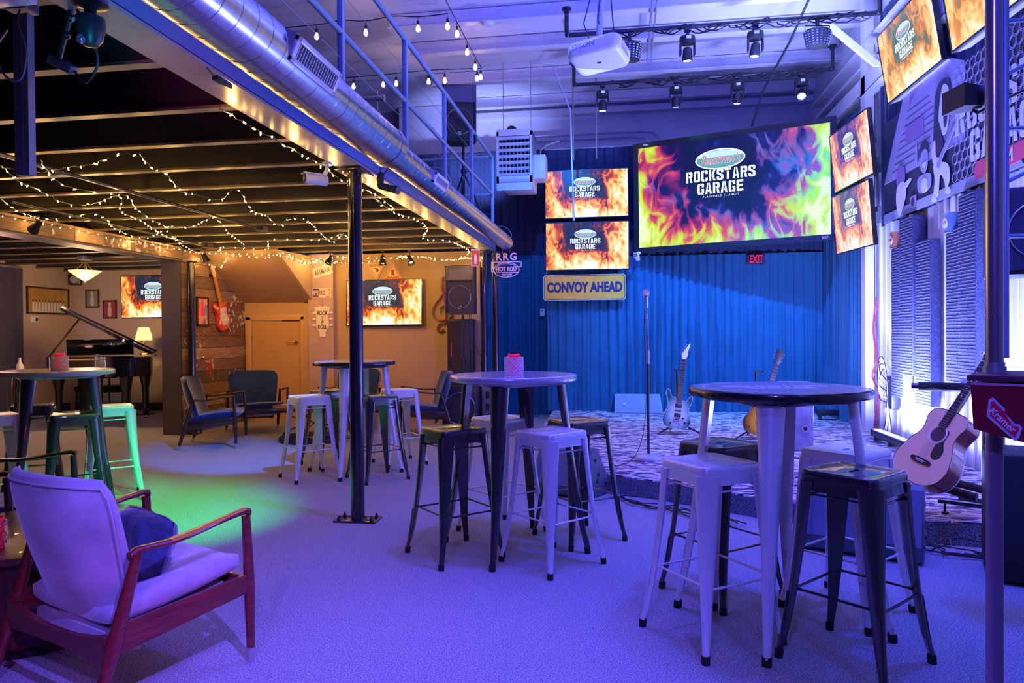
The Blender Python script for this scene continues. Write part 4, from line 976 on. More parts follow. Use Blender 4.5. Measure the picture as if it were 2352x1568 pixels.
# ------------------------------------------------ electric guitar on a stand
def stand_small(loc,rz,label):
    t=thing('guitar_stand',label,'guitar stand',loc,rz,group='folding guitar stands on the stage')
    MB().cyl((0,.10,.12),(0,.16,.70),.010,n=10).build('upright',M_black,t)
    MB().tube([(0,.16,.68),(.0,.16,.72),(0,.12,.735),(0,.03,.74)],.009,8).tube([(-.055,-.03,.745),(-.045,.02,.74),(.045,.02,.74),(.055,-.03,.745)],.009,8).build('neck_yoke',M_black,t)
    for a in (.6,PI-.6,-PI/2-.2): 
        MB().cyl((0,.10,.13),(.30*math.cos(a),.10+.24*math.sin(a)*-1,.012),.010,n=8).build('leg',M_black,t)
    MB().tube([(-.11,-.05,.145),(-.09,.05,.13),(0,.09,.12),(.09,.05,.13),(.11,-.05,.145)],.010,8).build('cradle',M_black,t)
    return t
stand_small((.64,8.30,STG),.08,'small black folding stand holding the green burst electric guitar')
g=thing('electric_guitar','green and white burst double cutaway electric guitar on a stand by the mic','guitar',(.60,8.30,STG+.07),rot=(-.12,.13,.05))
body=smooth([(-.02,.0),(-.13,.02),(-.165,.10),(-.14,.19),(-.118,.25),(-.13,.32),(-.155,.40),(-.14,.44),(-.115,.43),(-.09,.365),(-.04,.345),(.03,.33),(.06,.315),(.09,.33),(.115,.375),(.14,.385),(.15,.36),(.135,.28),(.118,.22),(.14,.15),(.155,.09),(.12,.02),(.04,.0)],5)
MB().prism(body,.042,(0,.021,0),bev=.006).build('body',burst('burst_green',(.75,.86,.74),(.01,.16,.13),-.0,.17,.19,.27),g,50)
MB().tube([(x,-.0215,z) for x,z in body],.0028,5,closed=True).build('binding',M_white,g)
MB().rings([[(-.029,-.035,.30),(.029,-.035,.30),(.027,-.012,.30),(-.027,-.012,.30)],[(-.0215,-.035,.80),(.0215,-.035,.80),(.02,-.014,.80),(-.02,-.014,.80)]]).build('neck',M_woodl,g)
b=MB(); tunnel_frets(b,.058,.043,.30,.80,-.037,22); b.build('frets',M_chrome,g)
MB().rings([[(-.028,-.037,.30),(.028,-.037,.30),(.028,-.034,.30),(-.028,-.034,.30)],[(-.021,-.037,.80),(.021,-.037,.80),(.021,-.034,.80),(-.021,-.034,.80)]]).build('fingerboard',M_frame,g)
hs=MB().prism([(-.021,.80),(.022,.80),(.042,.86),(.036,.88),(.055,.985),(.048,.99),(-.004,.90),(-.030,.86)],.014,(0,-.02,0),bev=.002).build('headstock',M_white,g)
for i in range(6): MB().cyl((-.026+.012*i-.012,-.02,.865+.0205*i),(-.040+.012*i-.012,-.02,.872+.0205*i),.006,n=8).build('tuning_peg',M_chrome,hs)
for z,h_ in ((.262,.045),(.208,.014),(.155,.04)): MB().box((.0,-.026,z),(.072,.012,h_),bev=.003).build('pickup',M_black,g)
MB().box((0,-.030,.105),(.085,.018,.032),bev=.004).build('bridge',M_chrome,g)
MB().tube([(.02,-.035,.10),(.03,-.04,.04),(.02,-.045,-.02)],.003,6).build('tremolo_arm',M_chrome,g)
for x,z in ((.062,.125),(.09,.075)): MB().cyl((x,-.02,z),(x,-.034,z),.011,n=12).build('control_knob',M_black,g)
strings(g,.026,.018,.105,.80,-.041,-.039)
# sunburst guitar behind the logo table
g=thing('electric_guitar','single cutaway sunburst guitar half hidden behind the stage side logo table','guitar',(1.42,8.0,STG+.05),rot=(-.1,.30,.0))
body=smooth([(0,0),(-.12,.02),(-.165,.11),(-.14,.20),(-.11,.27),(-.125,.35),(-.09,.40),(-.03,.40),(.02,.39),(.05,.365),(.09,.385),(.12,.36),(.115,.27),(.14,.20),(.165,.11),(.12,.02)],5)
MB().prism(body,.05,(0,.025,0),bev=.007).build('body',burst('burst_sun',(1,.42,.03),(.12,.01,.0),0,.17,.19,.27),g,50)
MB().rings([[(-.029,-.035,.34),(.029,-.035,.34),(.027,-.012,.34),(-.027,-.012,.34)],[(-.0215,-.03,.80),(.0215,-.03,.80),(.02,-.012,.80),(-.02,-.012,.80)]]).build('neck',M_frame,g)
b=MB(); tunnel_frets(b,.058,.043,.34,.80,-.037,20); b.build('frets',M_chrome,g)
hs=MB().prism([(-.021,.80),(.021,.80),(.034,.83),(.042,.965),(.015,.97),(0,.962),(-.015,.97),(-.042,.965),(-.034,.83)],.014,(0,-.02,0),bev=.002).build('headstock',M_black,g)
for i in range(6):
    s=-1 if i%2 else 1; MB().cyl((s*.03,-.02,.84+.02*i),(s*.055,-.02,.84+.02*i),.0055,n=8).build('tuning_peg',M_chrome,hs)
for z in (.26,.14): MB().box((0,-.03,z),(.075,.014,.035),bev=.003).build('pickup',M_chrome,g)
strings(g,.026,.018,.10,.80,-.041,-.039)
stand_small((1.46,8.02,STG),.0,'small black folding stand under the sunburst guitar')
# microphone stand
t=thing('microphone_stand','straight microphone stand with round pale base on the stage','microphone stand',(.235,6.66,STG))
MB().lathe([(.128,0),(.13,.01),(.122,.03),(.085,.045),(.02,.052),(.001,.053)],n=48).build('base',mat('mic_base',(.6,.6,.64),.35,metal=.4),t)
MB().cyl((0,0,.05),(0,0,.95),.0125,n=16).build('lower_tube',M_pipe,t)
MB().cyl((0,0,.88),(0,0,1.0),.017,n=16).build('clutch',M_steel,t)
MB().cyl((0,0,1.0),(-.008,0,1.40),.008,n=12).build('upper_tube',M_chrome,t)
m_=thing('microphone','silver ball head vocal microphone in the clip of the stand','microphone',(.225,6.65,STG+1.40))
MB().cyl((0,0,0),(-.005,-.03,.10),.013,.018,16).build('handle',M_steel,m_)
MB().ball((-.006,-.036,.132),.034).build('grille',mat('mic_mesh',(.75,.75,.78),.35,.8,bump=1,bscale=900),m_)
MB().cyl((-.0055,-.031,.10),(-.0058,-.033,.116),.026,n=20).build('collar',M_chrome,m_)
P=[(.205,6.63,1.54),(.20,6.60,1.3),(.215,6.63,1.0),(.21,6.60,.6),(.16,6.58,.3),(.08,6.55,STG+.012),(-.02,6.3,STG+.01),(-.22,6.15,.155)]
tag(MB().tube(smooth(P,6,False),.0035,6).build('microphone_cable',M_cable),'thin cable hanging from the microphone down to the stage floor','cable')
# cajon style drum box
t=thing('drum_box','tall speckled drum box with two round ports behind the stage side table','drum',(1.70,7.42,STG),-.1)
MB().box((0,0,.335),(.30,.30,.66),bev=.006).build('body',mat('drum_box_lilac',(.42,.34,.5),.5,noise=.35,nscale=12),t)
for x in (-.075,.075): MB().cyl((x,-.146,.22),(x,-.156,.22),.034,n=24).build('port_ring',M_chrome,t); MB().cyl((x,-.150,.22),(x,-.158,.22),.02,n=20).build('port_hole',M_blackm,t)
for z in (.05,.62): 
    for x in (-.13,.13): MB().ball((x,-.151,z),.006).build('screw',M_chrome,t)
text('lettering','Pearl',.055,M_white,t,(-.05,-.1515,.56),bold=.001,shear=.3)
for x in (-.11,.11): MB().cyl((x,-.1,-.0),(x,-.1,.012),.02,n=12).build('rubber_foot',M_rubber,t)
# floor monitors
M_mon=mat('monitor_grey',(.10,.12,.16),.55); M_grill=mat('speaker_grille',(.055,.055,.065),.6,metal=.3,bump=.8,bscale=420)
def wedge(loc,rz,label,w=.50):
    t=thing('floor_monitor',label,'speaker',loc,rz,group='wedge monitors at the stage edge')
    # side profile (y,z): grille slopes back toward +y (faces the performer)
    prof=[(-.17,.02),(-.195,.10),(-.07,.375),(-.03,.395),(.02,.375),(.21,.09),(.20,.02),(.17,.0),(-.13,.0)]
    for s in (-1,1):
        P=[[Vector((s*(w/2-.04),y,z)) for y,z in prof],[Vector((s*(w/2),y,z)) for y,z in prof],[Vector((s*(w/2+.008),y*.93,z*.95+.01)) for y,z in prof]]
        MB().rings(P).build('side_cheek',M_mon,t,30)
    MB().rings([[Vector((x,y*.96,z*.97+.003)) for y,z in prof] for x in (-w/2+.03,w/2-.03)]).build('cabinet',M_mon,t,30)
    d=Vector((0,.19,-.285)).normalized(); c=Vector((0,.125,.245))
    MB().box(c,(w-.09,.335,.006),rot=(math.atan2(-.285,.19),0,0)).build('grille',M_grill,t)
    for s in (-1,1):
        for y,z in ((-.03,.30),(-.10,.09),(.13,.09)): MB().cyl((s*(w/2+.006),y,z),(s*(w/2+.013),y,z),.014,n=14).build('corner_screw',M_black,t)
        for y,z in ((.0,.13),(.015,.18)): MB().cyl((s*(w/2+.004),y,z),(s*(w/2+.0105),y,z),.018,n=16).build('cable_socket',M_rubber,t)
    return t
w1=wedge((-.43,5.84,0),-.50,'left floor monitor wedge in front of the stage behind the middle table')
w2=copy_tree(w1); w2.location=(1.42,4.52,0); w2.rotation_euler=(0,0,-.40); w2['label']='right floor monitor wedge below the stage behind the silver and black stools'; w2.scale=(1.25,1,1.08)
# back of stage monitor, light bar par
t=thing('floor_monitor','pale meshed floor monitor lying against the stage curtain','speaker',(.225,10.45,STG))
MB().rings([[(-.34,-.04,0),(.35,-.04,0),(.35,.2,0),(-.34,.2,0)],[(-.335,.05,.27),(.31,.05,.27),(.32,.2,.27),(-.335,.2,.27)]]).build('cabinet',mat('mon_pale',(.3,.33,.42),.5),t)
MB().rings([[(-.32,-.046,.015),(.325,-.046,.015),(.325,-.04,.015),(-.32,-.04,.015)],[(-.315,.036,.255),(.295,.036,.255),(.295,.042,.255),(-.315,.042,.255)]]).build('grille',mat('mon_mesh',(.32,.36,.46),.5,bump=.8,bscale=300),t)
MB().box((-.2,-.02,.14),(.03,.01,.03)).build('badge',M_white,t)
t=thing('led_bar','black stage light bar with a row of lenses at the curtain foot','stage light',(2.72,9.9,STG),.05)
MB().box((0,0,.10),(.36,.10,.08),bev=.008).build('housing',M_mh,t)
for s in (-.14,.14): MB().box((s,0,.03),(.02,.1,.06)).build('foot',M_mh,t)
for i in range(8): MB().cyl((-.15+i*.043,-.01,.14),(-.15+i*.043,-.01,.147),.015,n=12).build('lens',MATS['facet'],t)
# ------------------------------------------------ acoustic guitar in a rack
t=thing('guitar_rack','black padded guitar rack at the right end of the stage','guitar rack',(2.10,4.92,STG),-.42)
for x,y in ((.16,-.02),(.26,.22)): MB().cyl((x,y,.02),(x,y,.80),.016,n=12).build('upright',M_pipe,t)
MB().tube([(-.24,.02,.80),(.30,.02,.80)],.022,12).build('neck_bar',M_pipe,t)
MB().cyl((-.2,.02,.80),(-.06,.02,.80),.03,n=14).cyl((-.06,.02,.8),(.1,.02,.8),.03,n=14).build('foam_sleeve',M_rubber,t)
MB().tube([(-.36,-.02,.22),(.12,-.16,.14)],.026,12).build('padded_bar',M_rubber,t)
MB().tube([(-.14,.16,.19),(.24,.02,.14)],.026,12).build('padded_bar',M_rubber,t)
MB().box((.16,-.08,.075),(.5,.03,.022),rot=(0,0,-.1)).build('foot_rail',M_pipe,t)
MB().box((.26,.26,.03),(.5,.03,.03),rot=(0,0,-.3)).build('foot_rail',M_pipe,t)
MB().cyl((-.05,-.07,.01),(-.05,-.07,.07),.007).cyl((-.05,-.07,0),(-.05,-.07,.012),.02).build('levelling_foot',M_rubber,t)
MB().cyl((.38,-.09,.01),(.38,-.09,.07),.007).cyl((.38,-.09,0),(.38,-.09,.012),.02).build('levelling_foot',M_rubber,t)
g=thing('acoustic_guitar','natural spruce top acoustic guitar with dark pickguard leaning in the rack','guitar',(1.76,4.74,STG+.235))
g.rotation_euler=orient((.56,.03,.9),(-.90,-.42,.28))
ab=smooth([(0,0),(-.10,.005),(-.178,.06),(-.198,.15),(-.165,.25),(-.130,.315),(-.128,.37),(-.145,.43),(-.12,.485),(-.05,.50),(.05,.50),(.12,.485),(.145,.43),(.128,.37),(.130,.315),(.165,.25),(.198,.15),(.178,.06),(.10,.005)],5)
M_spruce=mat('spruce_top',(.62,.42,.24),.3,noise=.10,nscale=4,stretch=(30,1,1),coat=.4)
MB().prism(ab,.11,(0,.11,0)).build('sides_and_back',mat('mahogany_sides',(.36,.05,.02),.15,noise=.5,nscale=7,stretch=(4,16,4),coat=.8),g,35)
MB().prism(ab,.004,(0,.0,0)).build('top',M_spruce,g,30)
MB().tube([(x,-.003,z) for x,z in ab],.003,5,closed=True).build('binding',M_frame,g)
MB().tube([(x,.109,z) for x,z in ab],.003,5,closed=True).build('binding',M_white,g)
MB().cyl((0,-.0035,.335),(0,-.006,.335),.048,n=36).build('sound_hole',mat('hole_dark',(.06,.02,.012),.7),g)
MB().tube([(.056*math.cos(a),-.006,.335+.056*math.sin(a)) for a in [2*PI*i/40 for i in range(40)]],.0022,5,closed=True).tube([(.062*math.cos(a),-.006,.335+.062*math.sin(a)) for a in [2*PI*i/40 for i in range(40)]],.0012,5,closed=True).build('rosette',M_white,g)
MB().prism(smooth([(.035,.38),(.065,.37),(.07,.30),(.10,.25),(.10,.20),(.07,.18),(.035,.20),(.028,.27),(.052,.31),(.055,.36)],4),.0015,(0,-.0045,0)).build('pickguard',M_black,g)
MB().prism(smooth([(-.075,.135),(-.07,.155),(-.03,.16),(.03,.16),(.07,.155),(.075,.135),(.03,.125),(-.03,.125)],3),.010,(0,-.004,0)).build('bridge',M_frame,g)
MB().box((0,-.016,.146),(.072,.004,.003)).build('saddle',M_white,g)
for i in range(6): MB().ball((-.026+.0104*i,-.015,.137),.0032,u=8,v=6).build('bridge_pin',M_white,g)
MB().rings([[(-.028,-.012,.40),(.028,-.012,.40),(.024,.02,.40),(-.024,.02,.40)],[(-.022,-.012,.86),(.022,-.012,.86),(.018,.010,.86),(-.018,.010,.86)]]).build('neck',M_wood,g)
MB().rings([[(-.028,-.016,.385),(.028,-.016,.385),(.028,-.011,.385),(-.028,-.011,.385)],[(-.022,-.016,.86),(.022,-.016,.86),(.022,-.011,.86),(-.022,-.011,.86)]]).build('fingerboard',M_frame,g)
b=MB(); tunnel_frets(b,.056,.044,.385,.86,-.017,19); b.build('frets',M_chrome,g)
for z in (.78,.72,.665,.61,.52): MB().cyl((0,-.0165,z),(0,-.018,z),.004,n=10).build('fret_dot',M_white,g)
hs=MB().prism([(-.022,.86),(.022,.86),(.036,.90),(.034,1.02),(-.034,1.02),(-.036,.90)],.015,(0,.002,0),bev=.002).build('headstock',M_frame,g)
for s in (-1,1):
    for i in range(3): MB().cyl((s*.03,-.004,.915+.035*i),(s*.055,.0,.915+.035*i),.006,n=8).ball((s*.057,0,.915+.035*i),.009,(.6,1,1.2),8,6).build('tuning_peg',M_chrome,hs)
MB().box((0,-.016,.862),(.044,.006,.005)).build('nut',M_white,g)
strings(g,.026,.017,.146,.862,-.019,-.019)
# ------------------------------------------------ right wall: foam, banner, light bar, electrics
M_foam=mat('acoustic_foam',(.10,.11,.24),.85,bump=1,bscale=70,noise=.5,nscale=60)
for i,(y0,y1,z0,z1,dp) in enumerate(((7.80,8.13,.62,2.19,.09),(7.48,7.82,.87,2.45,.12),(7.15,7.50,.60,2.18,.09),(6.53,6.84,.86,2.20,.09),(6.22,6.53,.92,2.45,.12),(5.2,5.5,.8,2.2,.1),(4.85,5.15,.9,2.4,.1))):
    t=thing('foam_panel',('first tall foam wall panel from the corner, shorter one','second tall foam wall panel from the corner, raised higher','third foam wall panel from the corner with its end low','foam wall panel under the small blue and white can sign','tall foam wall panel just left of the metal pole','foam wall panel just right of the metal pole','foam wall panel by the right edge of the picture')[i],'acoustic panel',(X_R-.012,(y0+y1)/2,z0),group='tall foam panels on the right wall')
    w_=y1-y0; h_=z1-z0
    MB().box((-dp/2,0,h_/2),(dp,w_,h_),bev=.006).build('foam_block',M_foam,t)
    b=MB(); n=int(h_/.028)
    for k_ in range(n): b.prism([(0,0),(.025,.0),(.0,.0)],.001,(0,0,0)) if 0 else b.cyl((-dp-.001,-w_/2+.01,.014+k_*h_/n),(-dp-.001,w_/2-.01,.014+k_*h_/n),.0055,n=5)
    b.build('foam_ridges',M_foam,t)
# neon-bright light bar on the floor washing the wall
t=thing('led_bar','long floor light bar washing the right wall with white blue light','stage light',(2.70,7.45,STG),.0)
MB().box((0,0,.07),(.09,1.5,.07),bev=.01).build('housing',M_mh,t)
for y in (-.6,-.2,.2,.6): MB().box((0,y,.02),(.1,.03,.04)).build('foot',M_mh,t)
MB().box((.015,0,.108),(.05,1.46,.006)).build('light_strip',emit('strip_white',(.55,.6,1),10),t)
lamp('AREA','wall_bar_light',(2.70,7.45,STG+.13),300,(.28,.32,1),to=(2.93,7.45,1.6),size=.05,sy=1.4)
lamp('AREA','wall_bar_light_near',(2.62,5.2,STG+.13),170,(.24,.28,1),to=(2.93,5.2,1.6),size=.05,sy=1.6)
# band banner
ban=thing('banner','large printed band banner on the right wall above the foam panels','banner',(2.86,7.1,2.96),rot=(0,0,-PI/2))
M_bandk=mat('banner_dark',(.035,.035,.09),.45); M_banhex=mat('banner_hex',(.10,.11,.2),.45); M_banp=mat('banner_grey',(.38,.34,.5),.5); M_banl=mat('banner_pale',(.72,.7,.8),.5); M_banpk=mat('banner_pink',(.75,.08,.18),.5); M_banm=mat('banner_mauve',(.28,.16,.38),.5)
# local x along wall toward the camera (+), z up ; front -y
XL,XR=-1.26,3.1; ZB,ZT_=-.46,.62
MB().box(((XL+XR)/2,.012,(ZB+ZT_)/2),(XR-XL,.02,ZT_-ZB)).build('board',M_bandk,ban)
MB().box(((XL+XR)/2,-.002,ZB+.045),(XR-XL,.006,.09)).build('lower_band',mat('banner_band',(.34,.36,.5),.5),ban)
MB().prism([(XL,ZB+.42),(XL,ZB+.42),(-.42,1.18),(-.30,1.05),(.6,.62),(.6,ZB+.42)],.02,(0,.018,0)).build('roof_shape',M_banp,ban,0)
b=MB()
for k_ in range(9): 
    z=ZB+.50+.065*k_; b.box((-.35,-.004,z),(1.3-.1*k_,.003,.004))
b.build('siding_lines',M_bandk,ban)
MB().prism([(-.50,.98),(-.42,1.10),(-.15,.78),(-.55,.60)],.003,(0,-.005,0)).build('red_gable',M_banm,ban,0)
MB().box((-.42,-.006,.33),(.42,.004,.18)).build('house_sign',M_banm,ban)
b=MB(); hx=.052
for r_ in range(14):
    for c_ in range(26):
        x=.42+c_*hx*1.78+(r_%2)*hx*.89; z=ZB+.14+r_*hx*1.54
        if z>ZT_-.05 or x>XR-.1: continue
        R=[[Vector((x+rr*math.cos(PI/6+j*PI/3),-.002-dy,z+rr*math.sin(PI/6+j*PI/3))) for j in range(6)] for rr,dy in ((hx*.96,0),(hx*.96,.003),(hx*.84,.003),(hx*.84,0))]
        b.rings(R,cap=False,loop=True)
b.build('hexagon_mesh',M_banp,ban,0)
b=MB(); stencil(b,'ROCKSTARS',1.33,.17,.28,oy=-.006,wide=.95,t=.004); stencil(b,'GARAGE',1.25,-.13,.26,oy=-.006,wide=.95,t=.004); b.build('lettering',M_banl,ban,0)
MB().prism([(.82,-.42),(1.7,-.42),(1.74,-.38),(1.74,-.32),(1.7,-.28),(.82,-.28),(.78,-.32),(.78,-.38)],.006,(0,-.004,0)).build('web_tab',M_banpk,ban,0)
text('web_lettering','.COM',.13,M_banl,ban,(1.2,-.012,-.35),bold=.006)
# simple generic cartoon band: guitarist, drummer, singer
def blob(name,P,m,y=-.009,n=4): return MB().prism(smooth(P,n),.003,(0,y,0)).build(name,m,ban,0)
blob('guitarist_hair',[(.05,.50),(.16,.60),(.34,.56),(.36,.30),(.28,.18),(.16,.10),(.02,-.02),(.02,.2)],M_bandk,-.008)
blob('guitarist_face',[(.16,.42),(.22,.55),(.32,.50),(.35,.32),(.30,.14),(.22,.10),(.17,.2),(.13,.28)],M_banl,-.012)
blob('guitarist_smile',[(.24,.28),(.31,.33),(.30,.20),(.26,.16)],M_bandk,-.016)
for x in (.225,.29): blob('guitarist_eye',[(x-.02,.42),(x,.435),(x+.02,.42),(x,.412)],M_bandk,-.016)
blob('guitarist_shirt',[(.02,.06),(.14,.14),(.22,.05),(.20,-.10),(.10,-.18),(.0,-.10)],M_bandk,-.011)
blob('guitarist_sleeve',[(.0,.04),(.06,.10),(.08,-.05),(.16,-.08),(.14,-.13),(.02,-.10)],M_banl,-.014)
blob('guitarist_trousers',[(.02,-.12),(.16,-.12),(.32,-.18),(.35,-.30),(.28,-.40),(.24,-.30),(.16,-.24),(.12,-.40),(.02,-.42),(.05,-.26)],M_banl,-.012)
for x,z in ((.02,-.44),(.31,-.42)): blob('guitarist_shoe',[(x-.05,z),(x,z+.05),(x+.06,z),(x+.02,z-.02)],M_banl,-.013)
blob('guitar_drawing',[(.10,-.14),(.18,-.06),(.42,.12),(.46,.10),(.22,-.10),(.16,-.18)],M_banp,-.017)
blob('drummer_head',[(-.28,-.04),(-.22,.08),(-.12,.06),(-.10,-.04),(-.16,-.14),(-.24,-.12)],M_banp,-.011)
blob('drummer_hair',[(-.32,.0),(-.28,.12),(-.16,.16),(-.08,.06),(-.14,.08),(-.26,.06)],M_bandk,-.013)
blob('drummer_smile',[(-.22,-.06),(-.14,-.04),(-.17,-.1)],M_banl,-.015)
blob('drum',[(-.34,-.18),(-.22,-.15),(-.04,-.18),(-.06,-.30),(-.20,-.33),(-.32,-.30)],M_banp,-.010)
blob('bass_drum',[(-.24,-.22),(-.18,-.19),(-.12,-.22),(-.12,-.30),(-.18,-.33),(-.24,-.30)],M_banl,-.013)
for a in (-.38,-.02): blob('drum_stick_arm',[(a-.02,-.02),(a,.16),(a+.03,.18),(a+.03,0)],M_banp,-.011)
blob('singer_head',[(-.86,-.02),(-.78,.06),(-.66,.0),(-.66,-.12),(-.76,-.16),(-.86,-.12)],M_banm,-.011)
blob('singer_body',[(-.84,-.14),(-.68,-.12),(-.62,-.24),(-.72,-.40),(-.82,-.44),(-.88,-.28)],M_banl,-.012)
blob('singer_arm',[(-.70,-.16),(-.52,-.12),(-.50,-.15),(-.68,-.22)],M_banl,-.013)
MB().box((-.45,-.01,-.37),(.14,.006,.12)).build('amp_drawing',M_banp,ban); MB().cyl((-.45,-.013,-.37),(-.45,-.017,-.37),.04,n=18).build('amp_cone_drawing',M_bandk,ban)
# small can signs
for y,z,l,tx,mc in ((8.04,2.275,'small rusty can shaped sign above the first foam panel','ACME',mat('can_rust',(.35,.12,.06),.5)),(6.76,2.26,'small blue can shaped sign with a white oval above the fourth foam panel','STP',mat('can_blue',(.16,.28,.45),.45))):
    t=thing('can_sign',l,'sign',(2.88,y,z),rot=(0,0,-PI/2))
    MB().cyl((0,0,-.085),(0,0,.085),.07,n=28).build('can',mc,t)
    for s in (-.085,.085): MB().tube([(.071*math.cos(a),.071*math.sin(a),s) for a in [2*PI*i/24 for i in range(24)]],.004,5,closed=True).build('rim',M_steel,t)
    MB().lathe([(.0005,0),(.046,0),(.046,.004),(.0005,.004)],(0,-.068-.002,.0),n=28,axis='Y').build('badge',M_white,t)
    text('lettering',tx,.035,mat('print_maroon',(.35,.01,.06),.5),t,(0,-.0755,0),bold=.001,shear=.2)
# wall mixer box with cables
t=thing('wall_mixer','black audio box with rows of plugged cables on the right wall','audio box',(2.90,8.24,.48),rot=(0,0,-PI/2))
MB().box((0,0,.17),(.16,.08,.36),bev=.008).build('housing',M_mh,t)
for i in range(7):
    for j in (-.04,.0): MB().cyl((j,-.04,.06+.04*i),(j,-.055,.06+.04*i),.008,n=8).build('plug',M_chrome,t)
rnd=random.Random(4)
for i in range(7):
    P=[(-.04+.04*(i%2),-.05,.06+.04*i),(-.12-.04*rnd.random(),-.09,.10+.05*i),(-.16-.06*rnd.random(),-.08,.3+.04*i),(-.08,-.07,.42+.02*i),(.0,-.06,.36),(.06,-.07,.1),(-.0+.03*i,-.08,-.18),(-.05+.05*i,-.10,-.29)]
    MB().tube(smooth(P,5,False),.005,6).build('audio_cable',M_white if i%3 else M_cable,t)
P=[(2.86,8.62,1.7),(2.84,8.66,1.35),(2.85,8.60,1.0),(2.83,8.66,.8),(2.86,8.55,.62),(2.84,8.62,.3),(2.8,8.5,.17)]
tag(MB().tube(smooth(P,6,False),.008,6).tube(smooth([(x,y-.05,z-.04) for x,y,z in P],6,False),.005,6).build('wall_cable',mat('cable_red',(.4,.03,.08),.5)),'bundle of cables running down the edge of the white wall','cable')
t=thing('outlet_box','white outlet box with cords low on the right wall','outlet',(2.90,8.38,.42))
MB().box((0,0,0),(.05,.12,.12),bev=.005).build('box',M_white,t); MB().box((-.03,0,.02),(.02,.05,.04)).build('plug',M_white,t)
# ------------------------------------------------ right foreground: amp, pole, red box, PA
t=thing('guitar_amplifier','black grille guitar speaker cabinet at the right edge','speaker cabinet',(2.25,4.02,0),-.36)
MB().box((.02,.06,.345),(.74,.40,.66),bev=.02).build('cabinet',mat('tolex_black',(.012,.013,.018),.7,bump=.6,bscale=300),t)
MB().box((.02,-.142,.38),(.66,.012,.52),bev=.003).build('grille_cloth',mat('grille_cloth',(.02,.022,.035),.8,bump=1,bscale=420),t)
for sx in (-1,1):
    for z in (.035,.655): MB().ball((.02+sx*.35,-.12,z),.028).build('corner_cap',M_black,t)
for sx in (-.28,.3): MB().cyl((sx,0,0),(sx,0,.02),.025,n=14).build('foot',M_rubber,t)
t=thing('metal_pole','thick metal pole in the right foreground rising through the red box','pole',(.902,1.9,0))
MB().cyl((0,0,0),(0,0,1.05),.0185,n=28).build('lower_tube',mat('pole_violet',(.25,.18,.3),.35,.4),t)
MB().cyl((.0,0,1.05),(-.001,0,3.4),.0190,n=28).build('upper_tube',mat('pole_steel',(.36,.34,.42),.25,.8),t)
MB().cyl((0,0,1.2),(0,0,1.225),.025,n=28).cyl((0,0,1.225),(0,0,1.235),.022,n=28).build('collar',M_steel,t)
MB().cyl((0,0,0),(0,0,.012),.05,n=32).build('base_plate',M_black,t)
t=thing('red_box','dark red box with stickers mounted on the metal pole','box',(.905,1.9,1.05),-.62)
MB().rings([[(-.025,-.11,.03),(.26,-.11,-.035),(.26,.13,-.03),(-.025,.13,.03)],[(-.03,-.115,.135),(.26,-.115,.135),(.26,.13,.15),(-.03,.13,.15)]]).build('body',mat('box_red',(.26,.008,.03),.4,coat=.2),t,0)
MB().box((.115,.0,.152),(.30,.26,.014),bev=.003).build('lid',mat('box_lid',(.10,.02,.05),.5),t); MB().box((.115,-.118,.138),(.285,.006,.006)).build('trim_line',mat('trim_pink',(.7,.3,.5),.5),t)
stk=thing('sticker','red and white lettered sticker on the red box','sticker',(0.8655,1.7844,1.112),rot=(0,0,-.62))
MB().prism([(-.028,.040),(-.02,.046),(.004,.02),(.002,.012),(.022,-.012),(.03,-.012),(.036,-.02),(.03,-.045),(.022,-.052),(-.032,-.0)],.0008,(0,0,0)).build('outline',mat('sticker_lilac',(.6,.55,.75),.4),stk,0)
MB().prism([(-.024,.034),(-.019,.038),(.0,.016),(.019,-.018),(.028,-.017),(.030,-.026),(.022,-.044),(-.026,.004)],.0008,(0,-.001,0)).build('red_shape',mat('sticker_red',(.75,.02,.08),.4),stk,0)
text('lettering','Kramer',.021,M_white,stk,(-.001,-.0022,-.006),rot=(PI/2,.80,0),bold=.0004)
stk=thing('sticker','dark square sticker by the right edge of the red box','sticker',(0.955,1.7205,1.09),rot=(0,-.15,-.62))
MB().box((0,0,0),(.07,.001,.065)).build('patch',mat('sticker_dark',(.01,.02,.05),.4),stk); MB().box((0,-.001,.003),(.06,.001,.026)).build('pale_band',mat('sticker_band',(.25,.28,.42),.4),stk)
text('lettering','ROAD',.018,MATS['sticker_dark'],stk,(0,-.0022,.003),bold=.0008)
# PA top with cage lights on a truss at the right edge
t=thing('pa_loudspeaker','big mesh fronted PA loudspeaker at the right edge behind the pole','speaker',(2.42,4.55,1.64),-.25)
MB().box((.0,.2,.26),(.46,.36,.52),bev=.015).build('cabinet',M_mh,t)
MB().box((0,.012,.26),(.42,.012,.46)).build('grille',mat('pa_mesh',(.03,.035,.07),.6,metal=.4,bump=1,bscale=260),t)
MB().tube([(.17*math.cos(a),.003,.26+.17*math.sin(a)) for a in [2*PI*i/40 for i in range(40)]],.004,5,closed=True).build('cone_ring',M_steel,t)
MB().cyl((0,.2,-1.64),(0,.2,0),.02,n=14).build('stand_pole',M_pipe,t); MB().cyl((0,.2,-1.64),(0,.2,-1.625),.2,n=24).build('stand_base',M_pipe,t)
t=thing('lighting_truss','dark tube truss with clamps crossing the top right corner','truss',(1.56,3.2,2.2))
for dx,dz in ((0,0),(.22,0)): MB().cyl((dx,0,-1.0),(dx,0,3.0),.014,n=12).build('truss_tube',M_rail,t)
for k_ in range(9): MB().cyl((0,0,-.5+.22*k_),(.22,0,-.5+.22*k_+(.11 if k_%2 else 0)),.009,n=8).build('truss_rung',M_rail,t)
for k_ in (-.2,.25,.62): MB().tube([(.05,-.03,k_),(.5,-.15,k_+.20)],.010,8).build('cross_brace',M_pipe,t)
